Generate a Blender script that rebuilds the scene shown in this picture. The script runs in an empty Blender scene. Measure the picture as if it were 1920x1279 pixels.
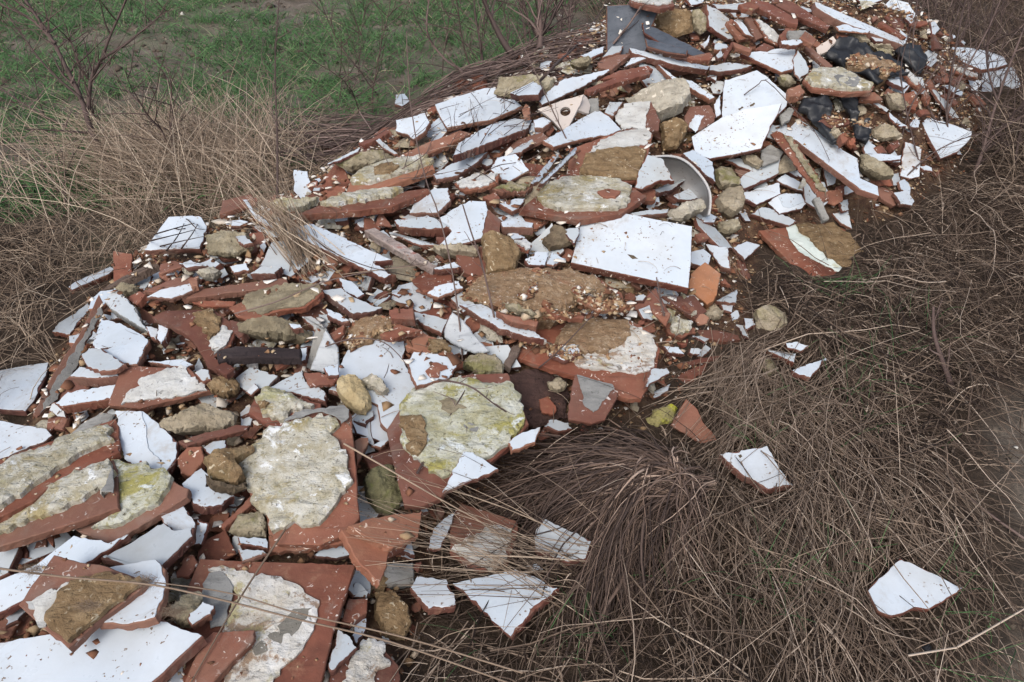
import bpy, math, random, time
import numpy as np
from mathutils import Vector, Matrix, noise
from mathutils.geometry import delaunay_2d_cdt, tessellate_polygon

TABLE = r'''
# ---- top of the heap
G blue-grey panel standing upright at the back of the heap under bare twigs|1137,10 1205,7 1238,14 1222,50 1214,90 1205,112 1137,112|n=-.15,-1.6;t=.03;m=bluegrey
M pale plaster slab lying flat behind the blue-grey panel at the crest|1180,0 1260,-6 1265,10 1238,16 1190,6|t=.03
+plaster|1184,0 1256,-4 1258,7 1236,12 1194,4
C yellowish stone with moss at the crest right of the blue-grey panel|1295,25 1312,20 1325,34 1326,58 1312,66 1296,52|m=moss
C brown earthy lump at the crest beside the yellowish stone|1225,30 1262,20 1296,26 1300,60 1268,72 1230,60|m=sand
R long dark red board edge at the crest, left of a similar dark slab|1408,-2 1440,4 1497,36 1496,45 1478,42 1415,12|t=.035
R dark red slab edge pointing down the right shoulder of the crest|1449,-6 1484,2 1557,48 1552,55 1487,27 1447,4|t=.035
W thin white slab edge at the crest above the tall white shard|1335,8 1395,12 1392,19 1345,17|t=.02
R red clay shard lying between the crest boards|1385,8 1410,2 1425,12 1412,20 1392,16|t=.03
W long narrow white board sloping down the right shoulder of the crest|1527,4 1542,9 1700,79 1694,86 1565,36 1530,14|t=.045;n=.5,.1
R short red board edge behind the long narrow white board on the right|1648,42 1655,40 1700,70 1692,72|t=.03
W ragged white shard under the long narrow board near the black plastic|1567,50 1587,44 1600,52 1632,58 1627,63 1572,58|t=.012
R red shard below the ragged white shard near the black plastic|1568,62 1592,64 1588,77 1570,76|t=.03
C tan stone next to the top edge of the black plastic|1592,64 1617,63 1631,79 1618,84 1600,77|m=beige
W white chip right of the tan stone above the black plastic|1627,64 1640,64 1657,73 1655,79 1642,78|t=.02
C flat tan stone in the row above the sand on the black plastic|1626,80 1670,87 1677,97 1660,97 1640,92|m=beige
C second flat tan stone, right of the sand on the black plastic|1642,92 1668,97 1676,104 1660,110 1645,102|m=beige
P upturned pinkish pot shard above the left end of the black plastic|1530,90 1562,68 1568,76 1552,96 1534,104|t=.012;n=-.5,-.7
R rusty red block left of the upturned pinkish pot shard|1461,66 1473,52 1490,55 1482,74 1466,78|t=.05
G grey slab half buried left of the upturned pinkish pot shard|1478,57 1510,56 1524,66 1500,76 1482,72|t=.03
R flat red shard behind the upright bluish sliver|1510,58 1532,74 1524,84 1500,70|t=.03
W narrow white-topped slab lying above the broad holed white tile|1463,77 1500,74 1506,80 1495,86 1466,84|t=.03
W tall white shard standing at the crest with a red lower edge|1324,8 1345,18 1366,35 1386,75 1365,74 1329,50|t=.03;n=.45,-.6
R red standing shard next to the tall white crest shard|1362,40 1372,35 1411,71 1387,75|t=.03;n=.3,-.5
W white standing shard between two red ones at the crest|1375,37 1392,42 1413,70 1396,64|t=.02;n=.35,-.6
R thin red standing slab left of the pale mortar shard at the crest|1398,33 1409,30 1431,70 1418,75|t=.03;n=.3,-.5
M pale mortar-coated shard leaning right of the red crest shards|1414,34 1427,38 1448,54 1464,68 1461,86 1438,75|t=.02;n=.3,-.6
+plaster|1417,37 1427,40 1446,55 1461,69 1458,82 1440,73
G dark grey slab with red edge leaning on the upper left of the heap|1203,44 1230,52 1310,92 1326,102 1300,107 1240,84 1207,62|t=.03;n=-.2,-.6;m=bluegrey
G second dark slab with red edge, just below the longer leaning one|1209,71 1250,82 1290,94 1287,104 1250,99 1213,88|t=.03;n=-.2,-.6;m=bluegrey
R red triangular slab under the leaning dark slabs|1290,106 1330,98 1338,104 1332,112 1300,112|t=.03
R red bent shard pointing up under the tall white shard|1352,104 1372,78 1380,80 1360,110|t=.03
R red shard crossing over the bent one below the crest|1374,78 1410,92 1406,98 1378,88|t=.03
R red shard lying under the pale mortar-coated crest shard|1415,92 1432,80 1452,88 1440,94|t=.03
W small white splinter standing among twigs below the crest|1312,84 1324,76 1330,66 1330,80 1322,91|t=.01
W small white chip next to the bent red shard|1342,104 1352,92 1356,104 1346,112|t=.02
C olive stone under the brushwood on the upper left slope|1068,121 1078,112 1100,108 1110,112 1104,124 1085,128|m=moss
W white shard above the olive stone on the upper left slope|1088,104 1133,87 1131,99 1110,109 1100,110|t=.02
W bluish white shard left of the upper dark hollow, topmost of three|1128,108 1146,88 1169,86 1163,99 1146,104|t=.02
R red slab below the topmost bluish shard on the upper left slope|1120,116 1150,103 1182,101 1146,130 1122,126|t=.03
W rounded bluish white shard right of the red slab on the upper slope|1170,126 1182,110 1206,106 1212,110 1193,118|t=.02
R red slab with mortar crumbs above the long dark hollow|1120,150 1160,132 1215,122 1225,130 1160,145|t=.03
R long red slab roofing the dark hollow on the upper left slope|1096,168 1150,146 1216,131 1220,138 1160,154 1105,172|t=.03
W long white board with red edge lying across the upper slope|1180,90 1232,103 1285,116 1332,125 1327,132 1270,123 1225,111 1184,99|t=.035
W flat white tile at the right end of the long upper board|1330,124 1367,117 1410,123 1390,130 1350,135 1330,132|t=.03
W narrow white board lying diagonally above the grey boulder|1224,114 1246,129 1270,147 1298,152 1340,183 1330,188 1296,166 1264,153|t=.035
W long white sheet with a pointed upper right tip on the upper left slope|1010,190 1030,168 1057,148 1100,140 1141,130 1144,133 1115,150 1086,167 1042,187 1016,197|t=.02
C olive mortar block under the small white tile by the brushwood|926,178 936,150 998,142 1042,151 1032,176 960,188|m=moss
W small white tile lying on the olive mortar block|956,175 1001,153 1018,164 1010,178 970,180|t=.035
W wide white tile with holes and crumbs left of a bluish sliver|1388,101 1443,94 1492,88 1490,112 1487,130 1466,136|t=.025
W bluish sliver standing on edge right of the holed white tile|1486,112 1495,94 1508,110 1517,128 1515,138 1498,149 1490,140|t=.012;n=.3,-.9
R red strip leaning behind the standing bluish sliver|1508,90 1516,84 1562,124 1553,128|t=.025
M broad mortar-covered slab between the black plastic and the big white tile|1506,150 1522,130 1573,129 1606,144 1640,162 1633,172 1590,175 1524,166|t=.03
+mortar|1509,150 1524,132 1572,131 1604,146 1636,163 1630,170 1590,172 1526,164
+cement|1560,150 1590,140 1612,154 1600,170 1572,168
C yellowish mortar piece below the holed white tile|1455,145 1480,142 1493,154 1482,164 1466,162|m=moss
R red block below the yellowish mortar piece|1476,168 1500,158 1510,172 1500,180 1478,180|t=.05
W white shard with dirty edge under the right end of the black plastic|1657,146 1684,148 1703,160 1695,165 1676,158|t=.025
M thin mortar-coated shard below the right bulge of black plastic|1692,134 1701,130 1725,152 1721,164 1708,156|t=.02
+plaster|1695,135 1701,132 1722,152 1719,160 1708,153
B black plastic sheet holding sand at the upper right of the heap|1547,108 1562,82 1590,75 1612,86 1640,104 1690,122 1702,142 1660,148 1645,160 1615,142 1570,122|t=.01
S reddish sand and grit spilled on the black plastic sheet|1584,106 1625,99 1671,115 1690,128 1660,142 1644,128 1590,122|m=crumb;t=.03
B bulging black plastic bag end below the long narrow board|1676,98 1688,86 1705,84 1722,90 1736,112 1726,140 1712,134 1692,116|t=.01;n=.1,-.6
B torn strip of black plastic hanging down over the brick rubble|1566,172 1586,168 1606,173 1609,206 1608,228 1631,224 1634,244 1623,272 1602,262 1598,232 1580,198|t=.01;n=-.1,-.5
B torn black plastic flap right of the big white pair|1494,213 1503,192 1525,186 1550,184 1560,200 1552,240 1575,268 1560,272 1530,238 1512,216|t=.01;n=-.1,-.4
R red block with a flat face below the black plastic on the right|1686,177 1714,170 1723,190 1718,207 1700,200|t=.04;n=.1,-.8
C rounded beige block left of the flat-faced red block|1655,178 1680,175 1703,199 1694,208 1668,205|m=beige
R flat red shard over a pale edge below the mortar-covered slab|1610,178 1640,172 1656,186 1640,188 1612,186|t=.03
W thin pale splinters stacked under the flat red shard|1632,192 1642,190 1667,206 1662,211|t=.01
W long thin white splinter lying on the brick rubble|1666,211 1690,230 1700,238 1686,238 1668,222|t=.012
W small white corner near the brick rubble and the tilted white tile|1703,232 1716,222 1726,226 1722,240 1706,238|t=.02
R small red shard right of the tan flat stones|1722,206 1738,204 1744,214 1730,216|t=.03
C large pale mortar block below the torn black plastic strip|1632,245 1650,234 1673,237 1692,256 1680,263 1655,266 1636,258|m=beige
C pale stone caught in the torn black plastic|1552,250 1563,237 1580,252 1577,268 1562,264|m=beige
R orange-red lump left of the round brick ball|1575,252 1588,247 1590,262 1580,270|t=.05
C round orange-red brick ball below the torn black plastic|1586,266 1594,259 1604,262 1605,275 1594,280 1587,274|m=brick
R reddish brick lump at the foot of the pale mortar block|1641,275 1655,273 1664,286 1650,288|t=.04
R second reddish brick lump right of the first, at the lower edge|1668,270 1684,262 1688,272 1676,282|t=.04
R flat red slab on earth inside the torn plastic|1534,228 1550,216 1592,222 1594,232 1560,240|t=.03
W white shard in shadow below the torn plastic strip|1618,276 1628,262 1642,276 1648,290 1622,290|t=.015
W broad far white slab with rounded corner at the right edge of the heap|1768,104 1785,89 1815,90 1847,95 1882,108 1889,121 1871,127 1840,131 1806,117|t=.03
M pale green strip of slab under the broad far white slab|1785,123 1800,124 1833,138 1834,148 1787,136|t=.03
+plaster|1787,125 1800,126 1830,139 1831,145 1789,134
W farthest right white slab hanging over the edge of the heap|1839,136 1871,125 1901,127 1909,143 1915,163 1882,173 1840,172|t=.03
W small white chip right of the black plastic bulge|1736,122 1755,106 1757,116 1746,127|t=.02
R red shard in front of the pale green strip|1779,153 1801,141 1809,147 1790,161|t=.03
W whitish lump-ended shard below the red shard on the far right|1766,161 1779,159 1806,172 1803,182 1790,176|t=.025
W long thin bluish strip lying down the far right slope|1747,168 1757,170 1780,196 1798,222 1787,223 1768,200|t=.015
R red shard between the thin bluish strips of the far right|1764,178 1776,176 1798,192 1792,198|t=.025
R rusty shard under the far right white slab|1815,172 1836,180 1850,196 1832,196|t=.03
W tilted white tile behind twigs at the right edge of the heap|1722,217 1745,222 1768,228 1823,247 1820,260 1795,287 1763,298 1750,275 1736,249|t=.025;n=.15,-.45
# ---- right flank
R red disc-shaped shard with a small white rectangle below the grey boulder|1283,217 1294,200 1331,197 1343,216 1339,229 1314,243 1287,240|t=.03
+glaze|1291,238 1303,216 1320,217 1304,250
W narrow white shard between the red disc and the big white pair|1338,196 1350,178 1352,215 1342,222|t=.02
G grey shard under the right tip of the big white pair|1462,215 1480,200 1490,206 1482,222 1466,235|t=.03
C brown sandy clod left of the big white pair|1236,233 1252,226 1270,225 1290,242 1280,264 1268,282 1243,284|m=sand;t=.08
W upper half of the big white pair, a five-sided tile|1352,226 1355,180 1358,150 1395,140 1419,132 1437,143 1479,180 1475,200 1450,225 1400,232|t=.025;n=-.1,-.5
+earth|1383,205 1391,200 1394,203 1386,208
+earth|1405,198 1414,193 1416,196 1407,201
W lower half of the big white pair, a pointed slab|1296,257 1352,221 1395,205 1466,194 1460,212 1445,238 1427,279 1380,290 1331,298 1303,291|t=.025;n=-.15,-.45
G curved grey lip below the lower half of the big white pair|1426,282 1445,270 1470,285 1460,300 1435,300|t=.02
W white shard with red chipped rim below the big white pair|1280,288 1299,281 1314,290 1336,304 1342,342 1325,330 1312,316|t=.025
W bluish slab under the brown lump, right of the white rimmed shard|1360,300 1395,296 1425,318 1415,324 1385,312|t=.025
C brown lump on the bluish slab below the big white pair|1388,292 1410,290 1432,302 1424,318 1396,308|m=beige
G dusty grey shard right of the brown lump|1428,286 1464,294 1462,300 1430,312|t=.02
C mossy olive stone beneath the white rimmed shard|1339,318 1350,312 1371,316 1388,346 1380,356 1352,356 1339,342|m=moss;t=.06
W black-edged white sheet under the torn plastic, low on the right|1615,290 1650,288 1690,292 1688,300 1640,304|t=.015
R red block at the end of the long white beam|1640,345 1674,358 1690,380 1676,386 1652,372|t=.03
W long white beam-like board sloping down right of the big white pair|1449,236 1470,232 1482,238 1496,224 1515,234 1540,251 1580,282 1608,298 1613,335 1646,350 1648,368 1611,355 1580,330 1546,305 1493,264 1455,246|t=.035;n=.1,-.2
W white end chip hanging at the bottom of the long beam-like board|1676,362 1699,356 1714,377 1710,386 1688,383|t=.02
C narrow brown stone lying on the lower end of the long beam|1611,292 1624,288 1672,327 1671,337 1646,339 1612,314|m=moss;t=.05
W upright narrow white tile among twigs on the right flank|1687,330 1690,300 1696,266 1712,270 1728,277 1724,332 1705,336|t=.02;n=.1,-.7
W white slab under the pinkish one on the right flank|1456,338 1471,325 1512,348 1509,361 1468,346|t=.02
W pinkish white slab with a dark hole at its right corner|1393,361 1461,342 1464,364 1418,385 1397,375|t=.03
W light blue tapering slab above the pinkish white one|1382,336 1408,319 1464,298 1458,327 1436,338 1394,355|t=.035
R red slab edge with moss leaning down beside the long beam|1444,252 1456,245 1484,257 1524,315 1552,362 1552,371 1540,378 1526,360 1480,295|t=.025;n=-.6,-.25
+moss|1468,252 1483,258 1522,316 1549,362 1548,370 1520,335
W white tile with a rounded red side on the right flank|1439,380 1449,369 1474,362 1501,364 1515,380 1505,391 1481,397 1461,402|m=redside;t=.03
+glaze|1458,369 1474,364 1502,367 1506,380 1480,391 1468,388
W white wedge with thick red edge below the round red-sided tile|1407,402 1427,388 1443,390 1480,407 1494,416 1480,424|t=.04
C brown angular boulder between the pot shell and the pinkish slab|1339,378 1361,354 1386,354 1395,373 1390,395 1374,408 1346,397|m=beige;t=.08
G small grey post-like shard at the foot of the mossy slab edge|1525,372 1538,368 1556,410 1544,414|t=.03;n=0,-.6
W small white chip above the mint-edged mortar slab|1572,376 1590,374 1592,394 1580,398|t=.02
W white shard in straw right of the grey post-like shard|1560,400 1590,392 1598,430 1575,418|t=.02
M big slab with mint rim and brown mortar at the right edge|1422,432 1474,426 1493,420 1561,419 1588,432 1621,466 1645,498 1599,522 1568,516 1505,516|t=.03;n=.05,-.12
+mint|1474,426 1493,422 1510,440 1548,474 1596,520 1565,508 1499,474 1480,449
+sand|1490,424 1561,422 1593,446 1628,484 1598,516 1546,478 1505,443
R red strip standing in straw left of the mint-rimmed slab|1374,452 1386,460 1400,500 1412,530 1402,536 1385,500|t=.025
W white shard behind the standing red strip|1374,464 1399,453 1426,460 1410,476 1396,488|t=.02
W white triangle with thick red left side, right of the big rectangle|1322,458 1345,461 1365,463 1370,505 1350,500|t=.035;n=-.25,-.2
R small red shard with white flecks right of the big white rectangle|1304,438 1325,436 1330,446 1312,452|t=.025
C olive mossy stone under twigs above the red-sided triangle|1345,418 1380,412 1390,430 1365,440 1345,436|m=moss
R orange brick with a pointed foot beside the big white rectangle|1290,540 1294,514 1322,491 1352,513 1345,545 1339,564 1326,572|m=orange;t=.06;n=-.15,-.6
W grey-white shard below the orange brick|1343,564 1382,543 1380,570 1350,567|t=.025
W small bluish shard under the grey-white one below the orange brick|1350,570 1376,572 1372,586 1356,582|t=.015
# ---- upper middle
K large grey-beige concrete boulder under the upper dark hollow|1172,187 1201,174 1225,166 1252,163 1283,160 1296,185 1288,198 1272,216 1240,230 1215,225|t=.1
G pale block in the shade behind the pot shard with a hole|1098,186 1122,182 1124,208 1104,212|t=.05
P curled rim of pot shard right of the holed part|1094,177 1101,183 1107,198 1104,213 1086,207 1076,200|t=.012;n=.8,-.5
P pinkish pot shard with a round hole|1008,205 1050,190 1094,177 1090,190 1066,239 1053,244 1038,228 1022,214|t=.014;n=-.15,-.7
@hole|1060,209 8
W small white curved shard left of the plastered pink-grey plate|1133,212 1142,191 1168,192 1150,218|t=.03
M grey plastered plate leaning on the concrete boulder|1152,220 1170,197 1198,191 1221,190 1238,226 1235,245 1210,246 1167,244|t=.03;n=-.1,-.4
+plaster|1152,219 1170,198 1198,192 1220,191 1211,219 1210,242 1167,242
M large slab of brown sandy mortar in the middle of the upper slope|1064,326 1068,280 1105,266 1160,246 1212,241 1224,253 1215,290 1195,338 1150,346 1100,334|t=.03;n=0,-.25
+plaster|1103,290 1120,270 1162,248 1210,243 1221,253 1212,271 1165,281
+sand|1097,293 1130,286 1182,281 1212,289 1193,340 1130,338 1086,329
W pale blue tapering tile with chipped lower edge, in front of the pot shard|1018,264 1058,242 1090,222 1120,206 1142,219 1165,244 1142,254 1103,259 1070,267 1038,276|t=.022
W thin white shard standing on edge, left of a matching one|996,344 1020,312 1046,281 1050,290 1030,318 1010,342|t=.025;n=.6,.1
W thin white shard standing on edge, right of a matching one|1012,344 1048,308 1080,277 1079,289 1050,316 1021,344|t=.025;n=.6,.1
W white trapezoid tile leaning against the curved pot shell|1190,352 1194,335 1198,320 1214,290 1243,299 1264,339 1238,338 1204,355|t=.03;n=-.1,-.5
M flat red tile with a wide mortar patch and a small red block on it|973,392 1013,362 1052,327 1080,331 1130,342 1187,351 1212,368 1167,399 1086,412 1020,400|t=.035;n=0,-.05
+mortar|1007,374 1021,354 1052,340 1080,335 1142,336 1184,354 1176,385 1159,396 1097,397 1046,397 1018,386
R small red block with white top lying on the wide mortar patch|1120,358 1140,353 1164,358 1154,369 1131,369|t=.03
W bluish shard inside the curved pot shell|1221,358 1250,346 1284,338 1260,357 1238,362|t=.03
W second bluish shard inside the pot shell, nearer its rim|1262,367 1297,350 1312,372 1290,376 1270,374|t=.02
K cylinder of pale mortar lying at the foot of the pot shell|1250,400 1280,384 1314,373 1323,391 1280,417 1256,414|t=.05
W thin white strip in front of the mortar cylinder|1180,400 1215,394 1254,392 1252,400 1190,406|t=.03
W white shard beside the mortar cylinder, partly under straw|1314,410 1330,400 1346,408 1338,418 1320,418|t=.02
C dark brown lump right of the sandy cube block|1015,458 1038,425 1055,430 1078,456 1050,468 1027,471|m=earth
W bluish shard tucked under the big white rectangle|1052,433 1072,428 1088,425 1084,442 1077,457|t=.015
W dirty white shard left of the big white rectangle|984,487 1007,472 1030,473 1022,498 992,499|t=.02
W small white shard tucked beside the dirty one|1024,496 1035,472 1060,487 1040,498|t=.015
R red chip below the dirty white shard|978,504 1010,500 1031,514 1005,521|t=.03
W big white rectangle tile with a small hole in the middle of the heap|1097,386 1160,398 1298,425 1296,490 1291,541 1180,517 1070,493|t=.042;n=-.02,-.3;j=0
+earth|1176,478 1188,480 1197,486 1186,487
# ---- upper left flank
W bluish shard under the brushwood, highest on the left flank|742,178 760,176 768,190 756,200 740,196|t=.02
W wide white tile under twigs at the top of the left flank|815,197 849,184 908,166 930,165 932,184 965,188 980,199 922,225 838,240 826,222|t=.025;n=-.1,-.2
W white tile tilted to the left beneath the brushwood|742,226 770,220 798,212 806,230 796,247 776,262 760,252 742,247|t=.025;n=-.35,-.2
R long dark plank with red edge below the brushwood|719,306 790,272 862,244 884,250 800,290 742,305|t=.03
W long pale blue tile with thick edge on the left flank|849,293 858,270 890,250 922,233 965,223 998,226 992,240 934,262 874,285|t=.04;n=.1,.05
W short white shard between the pot shard and the long pale blue tile|1000,226 1020,220 1034,228 1018,240 1002,240|t=.03
R small red upright shard left of the pot shard|978,206 986,194 994,200 992,216 982,218|t=.03
W bluish slab edge under the long pale blue tile|950,292 970,275 998,261 1002,268 978,286|t=.02
W long bluish slab in shadow below the long pale blue tile|812,328 852,304 914,286 896,304 858,330 818,338|t=.025
W five-sided white tile beneath thin dark twigs|919,318 931,296 967,289 980,302 992,320 956,341 940,338|t=.02;n=0,-.3
M dusty grey plaster shard right of the upper mortar-topped tile|852,344 883,330 936,325 934,341 903,354 869,358|t=.025
+plaster|855,344 884,331 933,327 931,339 902,352 870,355
M greenish flat plaster shard below the five-sided white tile|917,352 962,343 1000,349 986,361 940,359|t=.03
+moss|920,351 962,344 995,349 984,358 940,356
C yellowish pillow of mortar at the far left under brushwood|618,305 660,292 716,284 742,296 700,318 650,322|m=moss
R red strip with white edge under the brushwood|672,268 700,258 726,242 730,248 700,264 680,272|t=.03
M splintered mortar strip under brushwood at the left rim|602,274 632,258 646,256 640,266 618,280|t=.03
+mortar|604,274 632,260 643,258 638,265 618,278
W thin pale splinter pointing left under the brushwood|614,308 650,290 676,277 672,284 640,300|t=.012
W curled pale splinter near the mortar pillow|704,264 712,260 730,276 746,288 738,290 718,278|t=.012
C bone-coloured mortar lump at the left end of the second mortar-topped tile|502,382 530,374 560,380 600,372 596,386 560,402 525,400|m=mortar
M mortar-topped red tile, the upper one of two at the left|647,363 660,335 700,314 740,302 808,297 815,317 740,344 685,362|t=.035
+mortar|660,347 660,336 683,320 734,304 776,298 804,298 811,309 782,319 742,332 697,347
+sand|703,326 720,318 739,315 753,322 734,335 706,338
M mortar-topped red tile, the lower one of two at the left|559,401 601,384 720,364 801,353 806,358 734,387 640,397|t=.035
+mortar|601,386 624,375 680,363 753,357 756,361 736,371 680,380 630,388
W white shard right of the lower mortar-topped tile|768,400 779,374 815,354 841,353 844,377 821,400|t=.025
W large angular white sheet in front of the sandy cube block|822,410 850,392 880,377 911,378 916,394 903,447 866,459 824,460 846,434|t=.02
W white slab with thick rounded red edge, left of the large angular sheet|739,414 804,405 824,412 844,426 810,431 748,426|t=.05
R red wedge right of the large angular sheet|916,392 940,413 936,440 904,447|t=.04;n=.4,-.3
W white tile with red left edge above the red-edged strip|936,382 965,373 985,373 973,391 960,397|t=.025
R red chip above the white tile with red left edge|905,368 930,360 938,372 930,384|t=.03
W strip of white tile with thick red front edge|939,417 962,411 1001,419 1000,428 942,426|t=.04
W small white chip under the strip with thick red front|950,434 966,436 986,446 960,450|t=.015
M yellowish white chip right of the sandy cube block|962,452 986,450 998,460 992,470 974,464|t=.02
+plaster|963,453 986,452 995,460 991,467 974,462
C sandy brown cube of mortar behind two dark stems|902,448 917,439 935,446 962,453 976,478 966,516 940,520 912,520|m=sand;t=.12
C beige flat stone left of the sandy cube|802,465 860,461 898,460 896,482 850,480 818,476|m=beige;t=.04
W thin white strip edge above the beige flat stone|731,437 770,446 812,456 826,462 782,459|t=.015
D weathered grey plank with flaking paint|683,431 703,426 753,455 820,498 812,504 753,473|t=.03
W white chip at the lower end of the weathered plank|813,504 852,491 865,501 826,507|t=.03
W long white board pointing down right at the left middle|522,433 584,420 641,444 700,472 736,488 700,492 735,515 720,523 640,484 580,456|t=.03;n=0,-.1
# ---- left rim
W bluish white tile behind a mesh of dark twigs at the left rim|270,470 300,428 316,407 375,404 389,425 382,448 375,467|t=.03;n=0,-.25
C brown earthy stone right of the twig-covered bluish tile|385,445 420,436 468,440 476,470 430,484 392,478|m=moss
W small white shard among the reed tuft at the left rim|440,444 462,442 474,456 456,460|t=.02
W white strip showing through the dry reed tuft|456,376 464,374 480,400 520,424 512,430 476,410|t=.02
W long narrow white tile lying in dry grass at the left rim|128,539 141,529 206,501 216,504 205,514 134,545|t=.03
D dark wooden batten beside the narrow white tile|188,544 230,518 275,496 295,494 255,514 203,540|t=.03
W pale grey shard in the small rubble at the upper left|336,494 359,488 390,498 350,503|t=.025
W white shard right of the grey mortar lump at the upper left|431,500 463,493 468,507 438,512|t=.02
W grey-white slab end below the reed tuft|469,514 490,500 528,500 516,514|t=.035
K grey mortar lump in the small rubble at the upper left|367,512 400,503 418,513 400,524 381,523|t=.04
R rounded red shard under the grey mortar lump|354,524 372,516 370,534 358,538|t=.03
R long thin red slab edge crossing the upper left rubble|340,560 381,541 460,530 537,521 541,532 470,544 400,553|t=.03
W long white tapering tile left of the thin red slab edge|275,558 300,544 359,531 381,536 345,553 319,561|t=.02
R dark red beam edge with white flecks, below the thin red slab edge|359,566 400,562 441,565 437,573 380,574|t=.02
M red tile with a broad olive mortar patch, upper left|428,577 456,564 459,553 538,531 600,534 606,548 572,577 522,583 491,594 475,606 441,592|t=.03
+olive|456,565 462,553 500,541 538,532 600,535 603,548 572,575 520,581 490,591 465,582
C yellow-brown lump left of the tapering white tile|214,540 236,532 262,540 262,556 240,558 222,552|m=moss
R red shard below the yellow-brown lump|232,560 262,545 272,552 256,572|t=.03
W white shard with thick red lower edge, right of the olive-patched tile|603,545 640,540 660,556 700,574 718,577 690,588 662,590 630,566|t=.035
W whitish slab in shadow behind the long white board|636,522 660,528 684,552 670,560 645,546|t=.015
W grey-white shard below the red-edged one|612,579 640,590 654,602 640,606 612,592|t=.025
W white slab in dry grass behind the standing board|98,622 110,606 140,588 166,568 170,580 152,600 131,628|t=.025
W greyish white slab in dry grass at the left edge of the picture|-20,705 0,695 50,686 92,680 88,705 65,752 48,772 0,768 -20,764|t=.025
W grey-white sheet in the shade under the grey-edged slab|172,650 190,597 226,606 262,625 281,638 258,646 184,656|t=.02
W white tile with a thick grey edge leaning at the left|196,566 214,541 228,550 255,579 268,608 284,622 262,614 230,594 205,578|t=.05;e=cement;n=-.1,-.2
W bluish broken corner at the lower end of the grey-edged tile, left piece|273,613 285,612 297,618 294,637 282,632|t=.03
W bluish broken corner at the lower end of the grey-edged tile, right piece|297,609 318,614 312,630 303,646 294,636|t=.03
M board standing on edge with a red and white rim at the left|186,552 194,566 192,592 152,662 146,690 104,755 70,782 62,776 100,700 150,625|t=.03;n=.75,-.5
+cement|190,570 191,590 151,660 144,688 103,752 74,776 100,722 150,640
W wide white tile behind the rounded one, with a crack line|186,658 230,646 278,636 270,660 258,684 240,684 215,676|t=.03
W white tile with thick red front edge under the rounded one|131,707 150,688 190,692 226,690 223,706 180,710|t=.05
W rounded white tile on top of the thick-fronted one|152,667 166,654 190,653 214,668 236,683 222,692 208,696 190,697 163,687|t=.02
W long white tile with red front, lowest of the stack at the left|104,757 128,735 190,725 219,721 216,748 166,755 116,763|t=.045
W white shard behind the red and white corner tile|278,678 310,676 340,674 364,684 352,690 310,686|t=.03
W small white block right of the red and white corner tile|365,700 378,690 392,694 396,712 378,716|t=.04
C flat pinkish mortar slab in the left middle|299,794 340,775 383,757 415,768 446,783 444,796 413,810 357,812 330,815 303,804|m=beige;t=.035
R red slab edge under the pinkish mortar slab|334,827 380,812 446,796 468,798 464,806 400,820 350,836|t=.025
W white and red tile running down under the corner tile|218,770 270,772 300,795 334,829 331,860 308,892 282,888 238,867 226,832|m=redside;t=.03
+glaze|220,772 267,774 276,802 279,841 300,862 306,888 282,885 238,865 226,832
M red corner tile with a pale plaster patch at the left|202,758 215,722 226,686 270,687 315,689 352,687 375,712 393,732 335,748 290,758 260,766|t=.03
+plaster|229,758 238,740 264,725 261,713 297,698 315,691 345,688 368,713 391,731 336,744 294,748 267,753
R red bits heaped behind the curved tile|430,600 452,604 462,620 448,632 436,620|t=.04
C olive slab of mortar above the charred plank|444,609 470,601 503,596 538,604 587,624 585,640 520,638 480,630 447,622|m=olive;t=.05
M curved red tile with brown mortar and white end|285,594 309,582 371,580 404,582 436,605 441,630 431,650 403,670 427,686 413,706 389,688 371,650 350,628 327,613|t=.035;n=.1,-.2
+sand|362,591 401,584 418,606 394,640 371,611
+plaster|418,612 437,621 425,648 401,666 392,650 404,630
W small white chip left of the white shard above the charred plank|541,607 563,609 568,615 550,618|t=.03
W white shard with red edge right of the olive slab|566,594 584,593 600,604 614,620 588,619|t=.03
R red block behind the grey upright wedge|614,628 647,606 645,625 625,640|t=.05
W bluish white square at the end of the charred plank|561,654 578,650 575,678 559,678|t=.02
D charred black plank lying across the left middle|406,658 441,648 500,650 564,652 563,671 500,669 431,670 408,678|t=.03
G dark side slab behind the grey upright wedge|572,690 582,650 592,612 612,618 600,655 584,694|t=.02;n=-.5,-.9
G grey upright wedge with a pointed top|581,694 596,655 611,618 634,651 637,685 632,699 600,696|t=.02;n=.25,-.9;m=palegrey
C brown lumpy stone at the end of the corner tile|388,724 405,712 422,702 446,718 447,738 424,744 398,742|m=sand;t=.07
R rusty red shard right of the corner tile under small white bits|400,690 420,676 440,690 425,704|t=.03
# ---- centre
S heap of sandy mortar crumbs in the middle of the heap|866,556 900,516 980,508 1060,506 1120,524 1150,548 1085,566 1040,600 990,600 930,580|m=crumb;t=.05
S strip of pinkish crumbs left of the middle|640,640 650,606 690,596 740,590 775,596 760,612 712,626 690,640 660,655|m=crumb;t=.03
W white shard lying on the crumbs below the beige flat stone|800,551 812,537 860,527 869,540 822,559|t=.02
W tiny white splinter at the left of the sandy heap|969,553 1000,552 1002,557 982,561|t=.012
W tiny white flake high on the sandy heap|990,543 1007,529 1010,538 1000,547|t=.012
R small red chip lying high on the sandy heap|1072,540 1090,538 1105,542 1086,553|t=.02
R red slab edge with white flecks, left one on the sandy heap|1018,561 1030,572 1046,583 1098,592 1095,597 1047,593 1020,572|t=.03
R long red slab on the sandy heap below the big rectangle|1084,559 1104,570 1122,584 1185,575 1192,569 1140,562|t=.03
C greenish long stone right of the narrow white strip|940,568 970,572 1008,590 1000,598 960,586|m=moss
R red slab under the greenish long stone|930,584 970,592 1010,602 1006,612 960,604|t=.04
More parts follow.
